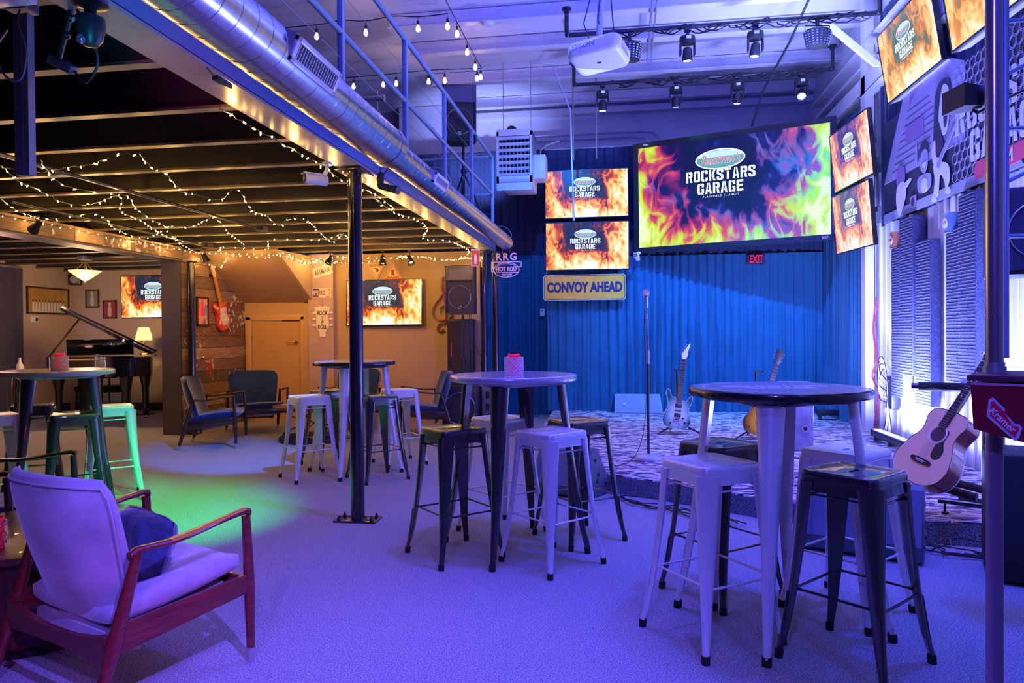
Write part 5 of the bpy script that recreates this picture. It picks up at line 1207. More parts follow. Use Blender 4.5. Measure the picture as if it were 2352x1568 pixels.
MB().box((.11,0,3.0),(.5,.3,.02)).build('ceiling_plate',M_pipe,t)
t=thing('strip_blinder','black box stage lamp pointing left just left of the metal pole','stage light',(1.60,3.6,2.38),.2)
MB().rings([[(-.075,-.08,-.045),(-.075,.08,-.045),(-.075,.08,.06),(-.075,-.08,.06)],[(.06,-.05,-.03),(.06,.05,-.03),(.06,.05,.05),(.06,-.05,.05)]]).build('housing',M_mh,t)
MB().lathe([(.03,-.06),(.055,-.04),(.055,.02),(.04,.05)],(.06,-.04,.01),n=24,axis='X').build('lamp_barrel',M_mh,t)
MB().tube([(.02,0,-.04),(.03,-.02,-.06),(.0,-.40,-.06)],.008,6).build('bracket',M_pipe,t)
# cable tangles on the floor by the stage edge
rnd=random.Random(9)
for (x0,y0,x1,y1,n_,lab) in ((-.05,5.62,.75,5.02,5,'loose black cables lying along the stage edge behind the middle table'),(1.75,4.55,2.3,4.35,5,'looping cables on the carpet between the right monitor and the amplifier')):
    b=MB()
    for c_ in range(n_):
        P=[]
        for i in range(9):
            s=i/8; P.append((x0+(x1-x0)*s+.07*rnd.uniform(-1,1),y0+(y1-y0)*s+.09*rnd.uniform(-1,1),.008+.006*c_+(.09*math.sin(PI*s) if c_==0 else 0)))
        b.tube(smooth(P,6,False),.0045,6)
    o=b.build('floor_cables',M_cable); tag(o,lab,'cable'); o['kind']='stuff'
# ------------------------------------------------ loudspeakers
M_spk=mat('speaker_black',(.03,.03,.036),.5); M_spg=mat('speaker_cloth',(.06,.052,.05),.7,bump=1,bscale=350)
def loudspeaker(loc,rz,label,tilt=0):
    t=thing('loudspeaker',label,'speaker',loc,group='two way loudspeakers on poles',rot=(tilt,0,rz))
    W_,H_=.40,.66
    P=[[Vector((x,y,z)) for x,y in ((-W_/2,0),(W_/2,0),(W_/2,.16),(W_/2-.09,.34),(-W_/2+.09,.34),(-W_/2,.16))] for z in (0,H_)]
    MB().rings(P).build('cabinet',M_spk,t,20)
    b=MB()
    for s in (-1,1): b.box((s*(W_/2-.008),-.008,H_/2),(.022,.03,H_+.01),bev=.005); b.box((0,-.008,H_/2+s*(H_/2-.008)),(W_,.03,.022),bev=.005)
    b.box((0,-.008,.455),(W_-.02,.03,.012)); b.build('front_frame',M_spk,t)
    MB().box((0,-.006,.235),(W_-.04,.008,.42)).build('grille',M_spg,t)
    # horn: rectangular flare
    R=[]
    for w_,h_,y in ((.165,.075,-.018),(.16,.07,-.012),(.10,.045,.03),(.02,.055,.09)): R.append([Vector((sx*w_,y,.555+sz*h_)) for sx,sz in ((-1,-1),(1,-1),(1,1),(-1,1))])
    MB().rings(R,cap=True).build('horn',mat('horn_grey',(.13,.11,.11),.4),t,20)
    b=MB()
    for s in (-1,1): b.box((s*.175,-.02,.555),(.02,.012,.18),bev=.003); b.box((0,-.02,.555+s*.085),(.36,.012,.018),bev=.003)
    b.build('horn_frame',MATS['horn_grey'],t)
    MB().tube([(.155*math.cos(a),-.012,.23+.155*math.sin(a)) for a in [2*PI*i/56 for i in range(56)]],.003,6,closed=True).build('woofer_ring',M_steel,t)
    MB().ball((0,-.006,.25),.05,(1,.18,1),20,10).build('dust_cap',M_spg,t)
    MB().tube([(.02*math.cos(a),-.014,.09+.02*math.sin(a)) for a in [2*PI*i/20 for i in range(20)]],.003,5,closed=True).cyl((0,-.012,.09),(0,-.016,.09),.008,n=12).build('round_badge',M_chrome,t)
    return t
def spk_stand(loc,h,label,span=.34):
    t=thing('speaker_stand',label,'stand',loc,group='speaker pole stands')
    MB().cyl((0,0,.12),(0,0,h*.6),.02,n=14).build('lower_pole',M_pipe,t); MB().cyl((0,0,h*.55),(0,0,h),.0165,n=14).build('upper_pole',M_pipe,t)
    MB().cyl((0,0,h*.56),(0,0,h*.62),.032,n=14).cyl((0,0,h*.59),(.05,0,h*.59),.008).build('height_collar',M_black,t)
    for k_ in range(3):
        a=k_*2*PI/3+.5; e=Vector((span*math.cos(a),span*math.sin(a),.015))
        MB().cyl((0,0,.48),e,.011,n=10).build('leg',M_pipe,t); MB().cyl((0,0,.16),(e*.55+Vector((0,0,.19))),.007,n=8).build('brace',M_pipe,t)
    return t
spk_stand((-2.18,9.62,0),1.585,'tripod pole stand under the loudspeaker at the end of the amber wall',.24)
l1=loudspeaker((-2.18,9.45,1.595),.0,'black loudspeaker on a pole stand beside the amber wall, white round badge')
t=spk_stand((-1.93,8.62,2.85),.82,'pole stand on the loft floor carrying the upper loudspeaker',.22)
l2=copy_tree(l1); l2.location=(-1.93,8.42,3.66); l2.rotation_euler=(.05,0,.25); l2['label']='black loudspeaker up on the loft behind the blue grey railing'
for P,l in (([(-2.0,9.3,1.6),(-1.98,9.45,1.2),(-1.86,9.55,.95),(-1.80,9.62,1.1)],'black cable looping from the lower loudspeaker to the end posts'),([(-2.02,9.3,1.6),(-2.05,9.5,1.0),(-2.08,9.55,.3)],'black cable hanging straight down behind the pole stand')):
    tag(MB().tube(smooth(P,8,False),.004,6).build('speaker_cable',M_cable),l,'cable')
t=thing('column_speaker','tall narrow black column speaker standing behind the pole stand','speaker',(-2.31,10.02,0),.08)
MB().box((0,.12,.77),(.38,.26,1.54),bev=.008).build('cabinet',M_spk,t); MB().box((-.09,-.014,.78),(.19,.01,1.46)).build('grille',mat('grille_brown',(.05,.03,.03),.7,bump=1,bscale=300),t); MB().box((-.13,-.022,1.1),(.012,.006,.2)).build('red_stripe',mat('stripe_red',(.7,.08,.1),.4),t)
t=thing('subwoofer','black floor subwoofer with big round grille beside the right armchair','speaker',(-2.14,9.36,0),.0)
MB().box((0,.0,.31),(.48,.3,.62),bev=.012).build('cabinet',M_spk,t)
MB().tube([(.21*math.cos(a),-.155,.33+.21*math.sin(a)) for a in [2*PI*i/56 for i in range(56)]],.006,6,closed=True).build('grille_ring',M_steel,t)
MB().lathe([(.001,-.150),(.2,-.152),(.2,-.150)],(0,0,.33),n=40,axis='Y').build('grille',M_spg,t)
t=thing('equipment_rack','slim blue lit equipment rack behind the middle table','rack',(-1.79,9.38,0),.0)
MB().box((0,.1,.32),(.16,.24,.64),bev=.006).build('case',M_mon,t)
for z in (.2,.34,.5): MB().box((0,-.025,z),(.05,.012,.09)).build('handle',M_black,t)
# ------------------------------------------------ signs on the amber wall
M_or=mat('sign_orange',(.85,.22,.02),.45); M_cr=mat('sign_cream',(.85,.55,.25),.45); M_ink=mat('ink_brown',(.10,.05,.04),.5)
def tri(x,z,up,label,tx):
    t=thing('triangle_sign',label,'sign',(x,10.285,z),group='orange triangular music signs'); s=1 if up else -1; h_=.235
    def T(k): 
        P=[(-.145*k,-s*h_*k*.4),(.145*k,-s*h_*k*.4),(0,s*h_*k*.62)]
        return P if up else P[::-1]
    MB().prism(T(1.06),.004,(0,.004,0)).build('edge',M_white,t,0); MB().prism(T(1.0),.003,(0,.001,0)).build('plate',M_or,t,0); MB().prism(T(.74),.002,(0,-.001,0)).build('cream_field',M_cr,t,0)
    text('lettering',tx,.034,M_ink,t,(0,-.0035,-s*.062),bold=.0006,wide=.9)
    if up: MB().prism(smooth([(-.03,-.03),(.03,-.03),(.01,-.01),(.02,.03),(0,.05),(-.03,.04),(-.02,.0)],4),.001,(0,-.003,0)).build('figure_mark',M_ink,t,0)
    else: MB().prism(smooth([(-.04,.02),(0,.03),(.04,.0),(.02,-.03),(-.01,-.02),(0,0)],4),.001,(0,-.003,0)).build('hand_mark',M_ink,t,0)
tri(-3.66,2.30,False,'orange triangle sign pointing down reading MUSIC ZONE','MUSIC ZONE'); tri(-3.40,2.25,True,'orange triangle sign pointing up reading MUSIC ZONE','MUSIC ZONE')
def plate(loc,rot,tx,m,label,ink=M_navy,w_=.305,h_=.152,sz=.085,deco=None):
    t=thing('license_plate',label,'license plate',loc,rot=rot,group='license plates on the corner walls')
    P=[];c=.015
    for q_,(sx,sz_) in enumerate(((1,1),(-1,1),(-1,-1),(1,-1))):
        for k_ in range(4):
            a=q_*PI/2+PI/6*k_; P.append((sx*(w_/2-c)+c*math.cos(a),sz_*(h_/2-c)+c*math.sin(a)))
    MB().prism(P,.002,(0,.001,0)).build('plate',m,t,0)
    b=MB(); b.tube([(x*.96,-.002,z*.93) for x,z in P],.0022,5,closed=True); b.build('raised_rim',M_white,t)
    if deco:
        for (x0,x1,z0,z1,mm) in deco: MB().box(((x0+x1)/2,-.0015,(z0+z1)/2),(x1-x0,.001,z1-z0)).build('printed_field',mm,t,0)
    text('lettering',tx,sz,ink,t,(0,-.0025,-.002),bold=.0012,wide=.62)
    return t
M_pw=mat('plate_white',(.72,.62,.6),.45); M_pb=mat('plate_blue',(.18,.3,.6),.45); M_pp=mat('plate_purple',(.25,.08,.2),.45)
p_=plate((-4.49,10.205,2.29),(0,-.26,0),'ASSMAN',M_pw,'tilted pale license plate reading ASSMAN',M_ink,.31,.155,.105)
text('state_line','NEW YORK',.022,M_ink,p_,(-.02,-.0025,.058))
p_=plate((-4.50,10.205,1.965),(0,.02,0),'RRG',M_pw,'license plate reading RRG with sunset colours',M_ink,.305,.152,.095,[(-.14,-.05,-.065,-.03,M_pp),(-.14,-.04,.035,.06,M_navy),(.10,.14,.03,.062,M_or),(.06,.14,-.066,-.048,M_or),(-.11,-.07,-.04,.0,M_pp)])
text('side_code','SSS',.034,M_ink,p_,(.125,-.003,-.01),rot=(PI/2,PI/2,0))
p_=plate((-4.688,10.03,2.17),(0,.30,PI/2),'ECNTWSN',M_pw,'license plate reading ECNTWSN on the sloping stair side wall',M_ink,.30,.15,.075,[(-.13,.13,.05,.068,M_pb),(-.12,-.02,-.066,-.04,M_pp)])
# carved flame cut-out by the stair
t=thing('wall_ornament','red and white flame like ornament at the top of the stair side wall','ornament',(-4.688,9.66,2.36),rot=(0,0,PI/2))
MB().prism(smooth([(-.02,-.13),(-.09,-.04),(-.11,.06),(-.07,.12),(-.04,.05),(0,.13),(.04,.05),(.08,.11),(.10,.02),(.05,-.06)],4),.01,(0,.004,0)).build('red_shape',mat('orn_red',(.55,.05,.03),.5,noise=.5,nscale=20),t,0)
for k_ in range(5): MB().tube(smooth([(-.06+.03*k_,-.008,-.06),(-.07+.032*k_,-.008,.02),(-.05+.03*k_,-.008,.08)],4,False),.004,5).build('white_streak',M_white,t)
# headstock shaped sign
t=thing('headstock_sign','white guitar headstock shaped sign reading ROCK ROLL on the mauve-lit pier','sign',(-4.49,10.20,1.53))
P=[(-.045,-.235),(.045,-.235),(.055,-.15),(.10,-.09),(.10,.10),(.125,.215),(.06,.225),(.03,.24),(0,.22),(-.03,.24),(-.06,.225),(-.125,.215),(-.10,.10),(-.10,-.09),(-.055,-.15)]
MB().prism(P,.012,(0,.006,0)).build('board',mat('sign_white',(.82,.74,.72),.5),t,0)
for s in (-1,1):
    for z in (.13,.035,-.06): MB().ball((s*.135,.0,z),.028,(1,.35,.75),12,8).cyl((s*.10,0,z),(s*.13,0,z),.006).build('tuning_peg',MATS['sign_white'],t)
text('lettering','ROCK',.085,M_navy,t,(0,-.008,.125),bold=.002,wide=.72); text('lettering','ROLL',.085,M_navy,t,(0,-.008,-.085),bold=.002,wide=.72)
MB().tube(smooth([(.0,-.008,-.045),(-.012,-.008,-.03),(.012,-.008,.05),(.0,-.008,.075),(-.008,-.008,.045),(.018,-.008,.005),(.0,-.008,-.015),(-.014,-.008,.0),(.004,-.008,.012)],5,False),.003,5).build('clef_mark',M_navy,t)
MB().cyl((0,0,.23),(0,0,.34),.004).ball((0,0,.25),.014).build('hanging_cord',M_woodl,t)
# treble clef wall piece
t=thing('wall_ornament','large rusty treble clef hung on the amber wall beside the loudspeaker','ornament',(-2.62,10.26,1.75))
MB().tube(smooth([(.0,0,-.36),(-.06,0,-.40),(-.10,0,-.34),(-.05,0,-.26),(.02,0,-.27),(.04,0,-.10),(-.02,0,.30),(.0,0,.42),(.05,0,.34),(.03,0,.22),(-.12,0,.02),(-.17,0,-.12),(-.08,0,-.22),(.08,0,-.20),(.12,0,-.08),(.04,0,.0),(-.05,0,-.04),(-.04,0,-.12)],6,False),.022,8,flat=.6).build('clef',mat('rust_silver',(.5,.35,.28),.4,.5,noise=.5,nscale=6,col2=(.4,.03,.02)),t)
# RRG hot rod garage cut-out sign
t=thing('hot_rod_sign','pale pink cut metal sign reading RRG HOT ROD garage against the dark curtain','sign',(-1.485,9.13,2.19))
t.scale=(.955,.955,.955)
M_pk=mat('sign_pink_metal',(.75,.48,.55),.4,.3,emis=(.5,.3,.4),es=.03)
text('lettering','RRG',.135,M_pk,t,(.0,0,.135),bold=.004,ext=.004,space=1.25)
MB().tube([(.175*math.cos(a),0,-.04+.10*math.sin(a)) for a in [2*PI*i/48 for i in range(48)]],.007,6,closed=True).build('oval_frame',M_pk,t)
MB().tube([(.15*math.cos(a),0,-.035+.078*math.sin(a)) for a in [PI*i/24 for i in range(25)]],.004,5).build('inner_arc',M_pk,t)
b=MB()
for a_,c_ in (((-.205,.068),(.205,.068)),((-.205,.068),(-.205,-.06)),((.205,.068),(.205,.0)),((-.205,-.06),(-.18,-.06)),((.205,.0),(.175,.0)),((-.16,-.075),(.16,-.075))): b.box(((a_[0]+c_[0])/2,0,(a_[1]+c_[1])/2),(abs(a_[0]-c_[0])+.011,.008,abs(a_[1]-c_[1])+.011))
b.build('t_frame',M_pk,t)
text('lettering','HOT ROD',.085,M_pk,t,(0,0,-.03),bold=.003,ext=.004,wide=.72); text('lettering','garage',.055,M_pk,t,(0,0,-.10),bold=.001,ext=.004,shear=.35)
for s in (-.05,.05): MB().cyl((s,0,.19),(s,0,.26),.0015,n=5).build('hanging_wire',M_steel,t)
# pennant
t=thing('pennant','small red hanging pennant with a white figure at the end of the loft beam','banner',(-1.845,8.9,2.29),.1)
MB().box((0,0,0),(.105,.004,.21)).build('cloth',mat('pennant_red',(.75,.06,.04),.6),t); MB().cyl((-.058,0,.108),(.058,0,.108),.009,n=10).build('rod',M_white,t)
b=MB()
for s in (-1,1): b.box((s*.05,-.003,0),(.004,.002,.2)); b.box((0,-.003,s*.098),(.1,.002,.004))
b.build('white_border',M_white,t); MB().prism(smooth([(-.012,-.07),(.012,-.07),(.016,.0),(.01,.05),(-.01,.05),(-.016,.0)],4),.001,(0,-.003,0)).build('figure',M_white,t,0)
MB().tube([(-.05,0,.115),(0,0,.18),(.05,0,.115)],.0015,5).build('hanging_cord',M_white,t)
# thermostat and security camera under the big screen
t=thing('wall_thermostat','small white wall unit on the dark curtain under the yellow sign','thermostat',(-1.275,11.44,1.66)); MB().box((0,0,0),(.075,.025,.12),bev=.01).build('body',M_white,t); MB().box((-.008,-.013,.03),(.03,.002,.018)).build('display',M_bezel,t)
def bullet(loc,rot,label,sc=1):
    t=thing('security_camera',label,'camera',loc,rot=rot,group='white bullet security cameras'); t.scale=(sc,)*3
    MB().cyl((0,-.085,0),(0,.07,0),.034,n=24).build('body',M_white,t); MB().box((0,-.02,.034),(.07,.16,.008),bev=.003).build('sun_hood',M_white,t)
    MB().cyl((0,-.0855,0),(0,-.088,0),.031,n=24).build('face_glass',M_bezel,t); MB().tube([(.019*math.cos(a),-.089,.019*math.sin(a)) for a in [2*PI*i/24 for i in range(24)]],.0018,5,closed=True).cyl((0,-.088,0),(0,-.091,0),.010,n=16).build('lens_ring',M_steel,t)
    MB().tube([(0,.05,.03),(0,.07,.07),(.0,.075,.11)],.014,8).cyl((0,.075,.11),(0,.075,.125),.035,n=20).build('mount',M_white,t)
    return t
b1=bullet((-2.02,4.52,2.36),(.0,0,-.75),'white bullet security camera on the loft beam left of the black post')
b2=copy_tree(b1); b2.location=(.215,10.35,2.40); b2.rotation_euler=(-.35,0,-.3); b2.scale=(.9,.9,.9); b2['label']='white bullet security camera under the left corner of the big screen'
# ------------------------------------------------ plank wall: guitar, poster, spots
g=thing('electric_guitar','red and white collage painted electric guitar hung on the plank wall','guitar',(-5.765,9.66,1.42))
g.rotation_euler=orient((0,-.36,.93),(1,0,0))
body=smooth([(-.01,.0),(-.12,.02),(-.16,.10),(-.135,.20),(-.118,.26),(-.14,.33),(-.15,.40),(-.12,.435),(-.09,.40),(-.05,.36),(.02,.345),(.06,.33),(.09,.36),(.13,.375),(.145,.33),(.12,.24),(.13,.17),(.155,.10),(.11,.02)],5)
MB().prism(body,.042,(0,.021,0),bev=.005).build('body',mat('collage_red',(.8,.75,.7),.35,col2=(.75,.04,.02),nscale=9,contrast=1,bias=.10,coat=.5),g,50)
MB().prism(smooth([(-.07,.10),(-.05,.30),(-.03,.36),(.04,.33),(.10,.30),(.09,.20),(.12,.10),(.04,.06)],4),.003,(0,-.022,0)).build('pickguard',mat('guard_pearl',(.8,.75,.78),.4,noise=.3,nscale=16),g,30)
for z in (.29,.22,.15): MB().box((0,-.027,z),(.07,.008,.016),bev=.003).build('pickup',M_white,g)
MB().rings([[(-.027,-.03,.33),(.027,-.03,.33),(.025,-.01,.33),(-.025,-.01,.33)],[(-.021,-.03,.80),(.021,-.03,.80),(.02,-.012,.80),(-.02,-.012,.80)]]).build('neck',M_woodl,g)
b=MB(); tunnel_frets(b,.054,.043,.33,.80,-.031,20); b.build('frets',M_chrome,g)
hs=MB().prism(smooth([(-.021,.80),(.021,.80),(.03,.83),(.045,.85),(.035,.875),(.02,.95),(-.005,.985),(-.028,.97),(-.030,.85)],4),.014,(0,-.014,0)).build('headstock',mat('maple',(.75,.55,.25),.35,coat=.4),g,0)
for i in range(6): MB().ball((-.048+.0*i,-.015,.845+.022*i),.007,u=8,v=6).build('tuning_peg',M_chrome,hs)
MB().box((0,.03,.83),(.09,.05,.04)).build('wall_hanger',M_black,g); MB().tube([(.02,-.03,.09),(.05,-.035,.02),(.07,-.035,-.07)],.004,6).build('tremolo_arm',M_white,g)
def framed(loc,rot,w_,h_,label,art,cat='picture',fr=M_frame,fw=.022):
    t=thing('framed_picture',label,cat,loc,rot=rot)
    b=MB()
    for s in (-1,1): b.box((s*(w_/2-fw/2),0,0),(fw,.025,h_),bev=.003); b.box((0,0,s*(h_/2-fw/2)),(w_,.025,fw),bev=.003)
    b.build('frame',fr,t); MB().box((0,.004,0),(w_-fw*1.5,.008,h_-fw*1.5)).build('print',art,t); return t
t=framed((-5.785,9.13,1.665),(0,0,PI/2),.28,.40,'small framed concert poster beside the slim black post on the plank wall',mat('poster_warm',(.75,.35,.25),.5,col2=(.25,.12,.35),nscale=6,contrast=1))
for k_,(x,h_) in enumerate(((-.06,.12),(0,.15),(.06,.11))): MB().prism(smooth([(x-.03,-.05),(x+.03,-.05),(x+.02,h_*.5),(x,h_),(x-.02,h_*.5)],3),.001,(0,-.002,0)).build('printed_figure',[M_or,M_red,M_pb][k_],t,0)
for y,z in ((9.12,1.02),): tag(MB().ball((-5.78,y,z),.022).cyl((-5.80,y,z),(-5.77,y,z),.01).build('wall_hook',M_chrome),'small shiny hook on the plank wall','hook')
def spot(loc,rot,label):
    t=thing('track_spotlight',label,'spotlight',loc,rot=rot,group='black cone spotlights under the joists')
    MB().lathe([(.018,.06),(.03,.055),(.034,0),(.052,-.075),(.049,-.075),(.03,-.01),(.001,-.008)],n=28).build('cone_shade',M_black,t)
    MB().ball((0,0,-.04),.026).build('bulb',emit('spot_bulb',(1,.85,.45),1.5),t); return t
for loc,rot,l in (((-5.62,6.12,2.40),(.3,1.0,0),'lit black cone spotlight clipped to the plank faced beam at the left'),((-5.60,8.9,2.40),(.2,-.3,0),'black cone spotlight above the slim post by the pier'),((-4.10,9.6,2.40),(-.4,.4,0),'black cone spotlight above the tilted license plate'),((-3.32,9.6,2.38),(-.3,-.1,0),'black cone spotlight right above the triangular signs'),((-2.93,9.6,2.37),(-.4,-.5,0),'black cone spotlight right of the triangular signs')):
    t=spot(loc,rot,l)
    st_=MB().cyl((loc[0],loc[1],loc[2]+.05),(loc[0],loc[1],2.50),.008,n=8).cyl((loc[0],loc[1],2.485),(loc[0],loc[1],2.503),.03,n=14).build('spotlight_stem',M_black)
    tag(st_,'short stem holding '+l.replace('black cone ','the ').replace('lit the','the lit')[:90],'stem')
# carved name board on the beam
t=thing('name_board','branded wood board with a name and number on the plank faced beam','sign',(-5.797,7.03,2.43),rot=(0,0,PI/2))
MB().box((0,0.0,0),(.42,.006,.15)).build('board',mat('board_wood',(.5,.28,.14),.6,noise=.3,nscale=7,stretch=(2,1,20)),t)
text('lettering','FRANK',.040,M_cr,t,(0,-.005,.045),bold=.001); text('lettering','SACCOTELLI',.040,M_cr,t,(.02,-.005,.0),bold=.001); text('lettering','166',.040,M_cr,t,(.06,-.005,-.045),bold=.001)
# conduits below joists
for a_,c_,l in (((-3.86,3.9,2.47),(-3.86,7.2,2.47),'long thin pipe under the black joists ending in a box'),((-5.10,5.3,2.47),(-5.25,8.4,2.47),'thin pipe under the joists beside the plank faced beam')):
    b=MB().cyl(a_,c_,.014,n=10); b.box((c_[0],c_[1],2.475),(.10,.12,.045)); tag(b.build('conduit',M_joist),l,'conduit')
# ------------------------------------------------ piano room
M_pno=mat('piano_lacquer',(.008,.008,.012),.08,coat=1)
pn=thing('grand_piano','black lacquered baby grand piano with its lid propped open','piano',(0,0,0))
th=.60; cx,sx_=math.cos(th),math.sin(th)
pn.rotation_euler=(0,0,th); tl=Vector((.38,.14)); wx,wy=-7.26,9.50
pn.location=(wx-(tl.x*cx-tl.y*sx_),wy-(tl.x*sx_+tl.y*cx),0)
rim=smooth([(.74,1.45),(.74,1.0),(.745,.35),(.72,.10),(.60,-.03),(.38,-.06),(.18,.02),(.06,.20),(-.10,.44),(-.38,.66),(-.64,.80),(-.735,1.0),(-.74,1.25)],4,False)
rimP=rim+[(-.74,1.45)]
MB().prism(rimP,.29,(0,0,.735),ax=(1,0,0),ay=(0,1,0)).build('rim',M_pno,pn,40)
MB().box((0,1.40,.80),(1.48,.30,.16),bev=.01).build('key_bed',M_pno,pn)
for x in (-1,1): MB().box((x*.71,1.48,.90),(.06,.18,.16),bev=.01).build('cheek_block',M_pno,pn)
for i in range(26): MB().box((-.6+.048*i,1.50,.885),(.045,.12,.02)).build('white_key',M_white,pn)
for x,y in ((.38,.14),(-.60,1.18),(.60,1.18)):
    lg=MB().lathe([(.045,.05),(.05,.08),(.045,.2),(.055,.5),(.085,.64),(.095,.74)],(x,y,0),n=20).build('leg',M_pno,pn); MB().cyl((x-.02,y,.028),(x+.02,y,.028),.028,n=16).build('brass_caster',M_brass,lg)
a=.50
lidP=[(x-.745,y) for x,y in rimP if y<=1.12]; lidP=[(0,1.12)]+[p for p in lidP if p[1]<1.12]+[(-1.48,1.12)]
b=MB(); A=[Vector((.745+x*math.cos(a),y,1.035-x*math.sin(a))) for x,y in lidP]; n_=Vector((math.sin(a),0,math.cos(a)))*.035
b.rings([A,[v+n_ for v in A]]); lid=b.build('lid',M_pno,pn,30)
b=MB(); A=[Vector((.745+x*math.cos(a),y,1.035-x*math.sin(a)))+n_*1.2 for x,y in ((0,.80),(0,1.10),(-1.45,1.10),(-1.45,.80))]; b.rings([A,[v+n_*.9 for v in A]]); b.build('folded_front_lid',M_pno,lid,30)
MB().cyl((-.70,1.0,1.02),(-.29,.95,1.597),.013,n=8).build('lid_prop',M_pno,pn)
MB().box((0,.62,.985),(1.1,.9,.01)).build('soundboard',mat('iron_plate_gold',(.6,.35,.08),.35,.6),pn)
MB().box((-.02,1.10,1.16),(.92,.02,.25),rot=(.2,0,0),bev=.006).build('music_desk',M_pno,pn)
MB().box((.05,.98,.70),(.3,.05,.06)).cyl((.0,.98,.12),(.0,.98,.70),.014).cyl((.1,.98,.12),(.1,.98,.70),.014).box((.05,.95,.11),(.22,.1,.05)).build('pedal_lyre',M_pno,pn)
t=thing('piano_bench','black piano bench seen beneath the grand piano','bench',(-8.75,10.85,0),.5)
MB().box((0,0,.46),(.76,.34,.08),bev=.02).build('seat',M_blackm,t)
for x in (-.34,.34):
    for y in (-.13,.13): MB().box((x,y,.21),(.04,.04,.42)).build('leg',M_black,t)
MB().box((0,.14,.39),(.68,.02,.06)).build('rail',M_black,t)
t=thing('side_table','small dark side table behind the piano carrying the lamp','table',(-8.05,10.98,0))
MB().lathe([(.2,.99),(.21,1.0),(.21,1.015),(.001,1.02)],n=32).build('tabletop',M_frame,t); MB().cyl((0,0,.02),(0,0,1.0),.025).build('column',M_frame,t); MB().lathe([(.16,0),(.16,.02),(.03,.04)],n=28).build('foot',M_frame,t)
t=thing('table_lamp','brass table lamp with glowing cream shade behind the piano lid','lamp',(-8.05,10.98,1.02))
MB().lathe([(.075,0),(.08,.01),(.06,.025),(.025,.04),(.02,.06),(.04,.08),(.045,.10),(.02,.13),(.014,.16),(.02,.19),(.01,.22)],n=28).build('brass_base',M_brass,t)
MB().lathe([(.075,.46),(.085,.45),(.125,.32),(.13,.24),(.127,.24),(.12,.32),(.08,.45)],n=40,cap=False).build('lamp_shade',emit('lamp_shade_glow',(1,.66,.26),.75),t)
MB().ball((0,0,.32),.035).build('bulb',emit('lamp_bulb',(1,.8,.5),4),t)
lamp('POINT','table_lamp_light',(-8.05,10.98,1.36),9,(1,.66,.3),size=.06)
# ceiling bowl light
t=thing('ceiling_light','glowing amber glass bowl ceiling light over the piano','lamp',(-7.75,9.3,2.14))
MB().lathe([(.001,0),(.03,.004),(.10,.05),(.22,.145),(.215,.150),(.10,.06),(.03,.014),(.001,.01)],n=12).build('glass_bowl',emit('bowl_glow',(1,.78,.30),.6),t,20)
for k_ in range(3): a_=k_*2*PI/3; MB().cyl((.16*math.cos(a_),.16*math.sin(a_),.12),(.02*math.cos(a_),.02*math.sin(a_),.27),.007).build('arm',M_brass,t)
MB().cyl((0,0,.0),(0,0,.30),.012).build('stem',M_brass,t); MB().lathe([(.06,.30),(.10,.31),(.10,.36),(.06,.365)],n=24).build('canopy',M_steel,t); MB().ball((0,0,-.008),.014).build('finial',M_brass,t)
# pictures, thermostat, wall speaker
M_ochre=mat('print_ochre',(.65,.38,.10),.5,noise=.35,nscale=4)
t=framed((-9.925,11.045,1.96),(0,0,PI/2),.93,.47,'wide framed picture of a row of white robed figures on the left piano room wall',M_ochre,fw=.03)
for i in range(11):
    x=-.33+.066*i; MB().prism([(x-.026,-.20),(x+.026,-.20),(x+.018,-.03),(x-.018,-.03)],.001,(0,-.003,0)).build('printed_robe',M_white,t,0); MB().ball((x,-.002,-.005),.016,(1,.15,1.2),8,6).build('printed_head',M_ink,t)
for x,z,m_k,l in ((-9.51,2.02,mat('print_olive',(.30,.30,.14),.5),'small framed olive picture of a waiter figure on the piano room back wall'),(-9.16,1.82,mat('print_red',(.45,.04,.04),.5),'small framed red picture of a chef figure on the piano room back wall')):
    t=framed((x,11.58,z),(0,0,0),.27,.33,l,m_k,fw=.02); MB().prism(smooth([(-.03,-.12),(.03,-.12),(.035,0),(.02,.05),(.03,.10),(0,.13),(-.03,.10),(-.02,.05),(-.035,0)],3),.001,(0,-.003,0)).build('printed_figure',M_pw,t,0)
t=thing('wall_thermostat','white thermostat below the wide framed picture in the piano room','thermostat',(-9.925,10.74,1.63),rot=(0,0,PI/2)); MB().box((0,0,0),(.15,.03,.11),bev=.01).build('body',M_white,t); MB().box((.03,-.016,0),(.05,.002,.06)).build('display',M_bezel,t)
t=thing('wall_speaker','small round wall speaker high in the piano room corner','speaker',(-9.72,11.4,2.36),.5); MB().box((0,.08,0),(.2,.12,.2),bev=.02).build('body',M_black,t); MB().cyl((0,0.02,0),(0,0.0,0),.07,n=24).build('cone',M_steel,t)
o=drape('window_curtain','dark purple curtain hanging by the bright window at the far left',mat('curtain_purple',(.05,.04,.09),.8,sheen=.3),(-9.78,9.35),(-9.70,10.28),.01,2.45,.05,21,.17)
tag(MB().tube([(-9.8,7.5,2.50),(-9.75,10.3,2.47)],.02,8).build('curtain_rod',M_steel),'curtain rod above the far left window','rod')
t=thing('glass_bottle','small pale bottle on the sill beside the piano room curtain','bottle',(-8.9,9.35,.0)); MB().lathe([(.12,0),(.12,.5),(.1,.8),(.001,.8)],n=20).build('pedestal',M_frame,t); MB().lathe([(.05,.801),(.055,.82),(.05,.90),(.02,.96),(.015,1.02),(.001,1.02)],n=20).build('bottle',M_pw,t)
tag(MB().tube(smooth([(-7.0,10.2,.75),(-6.95,10.25,.4),(-6.9,10.1,.1),(-6.75,9.9,.01),(-6.6,9.7,.01)],6,False),.006,6).build('power_cord',M_cable),'black cord dropping from the piano tail to the carpet','cable')
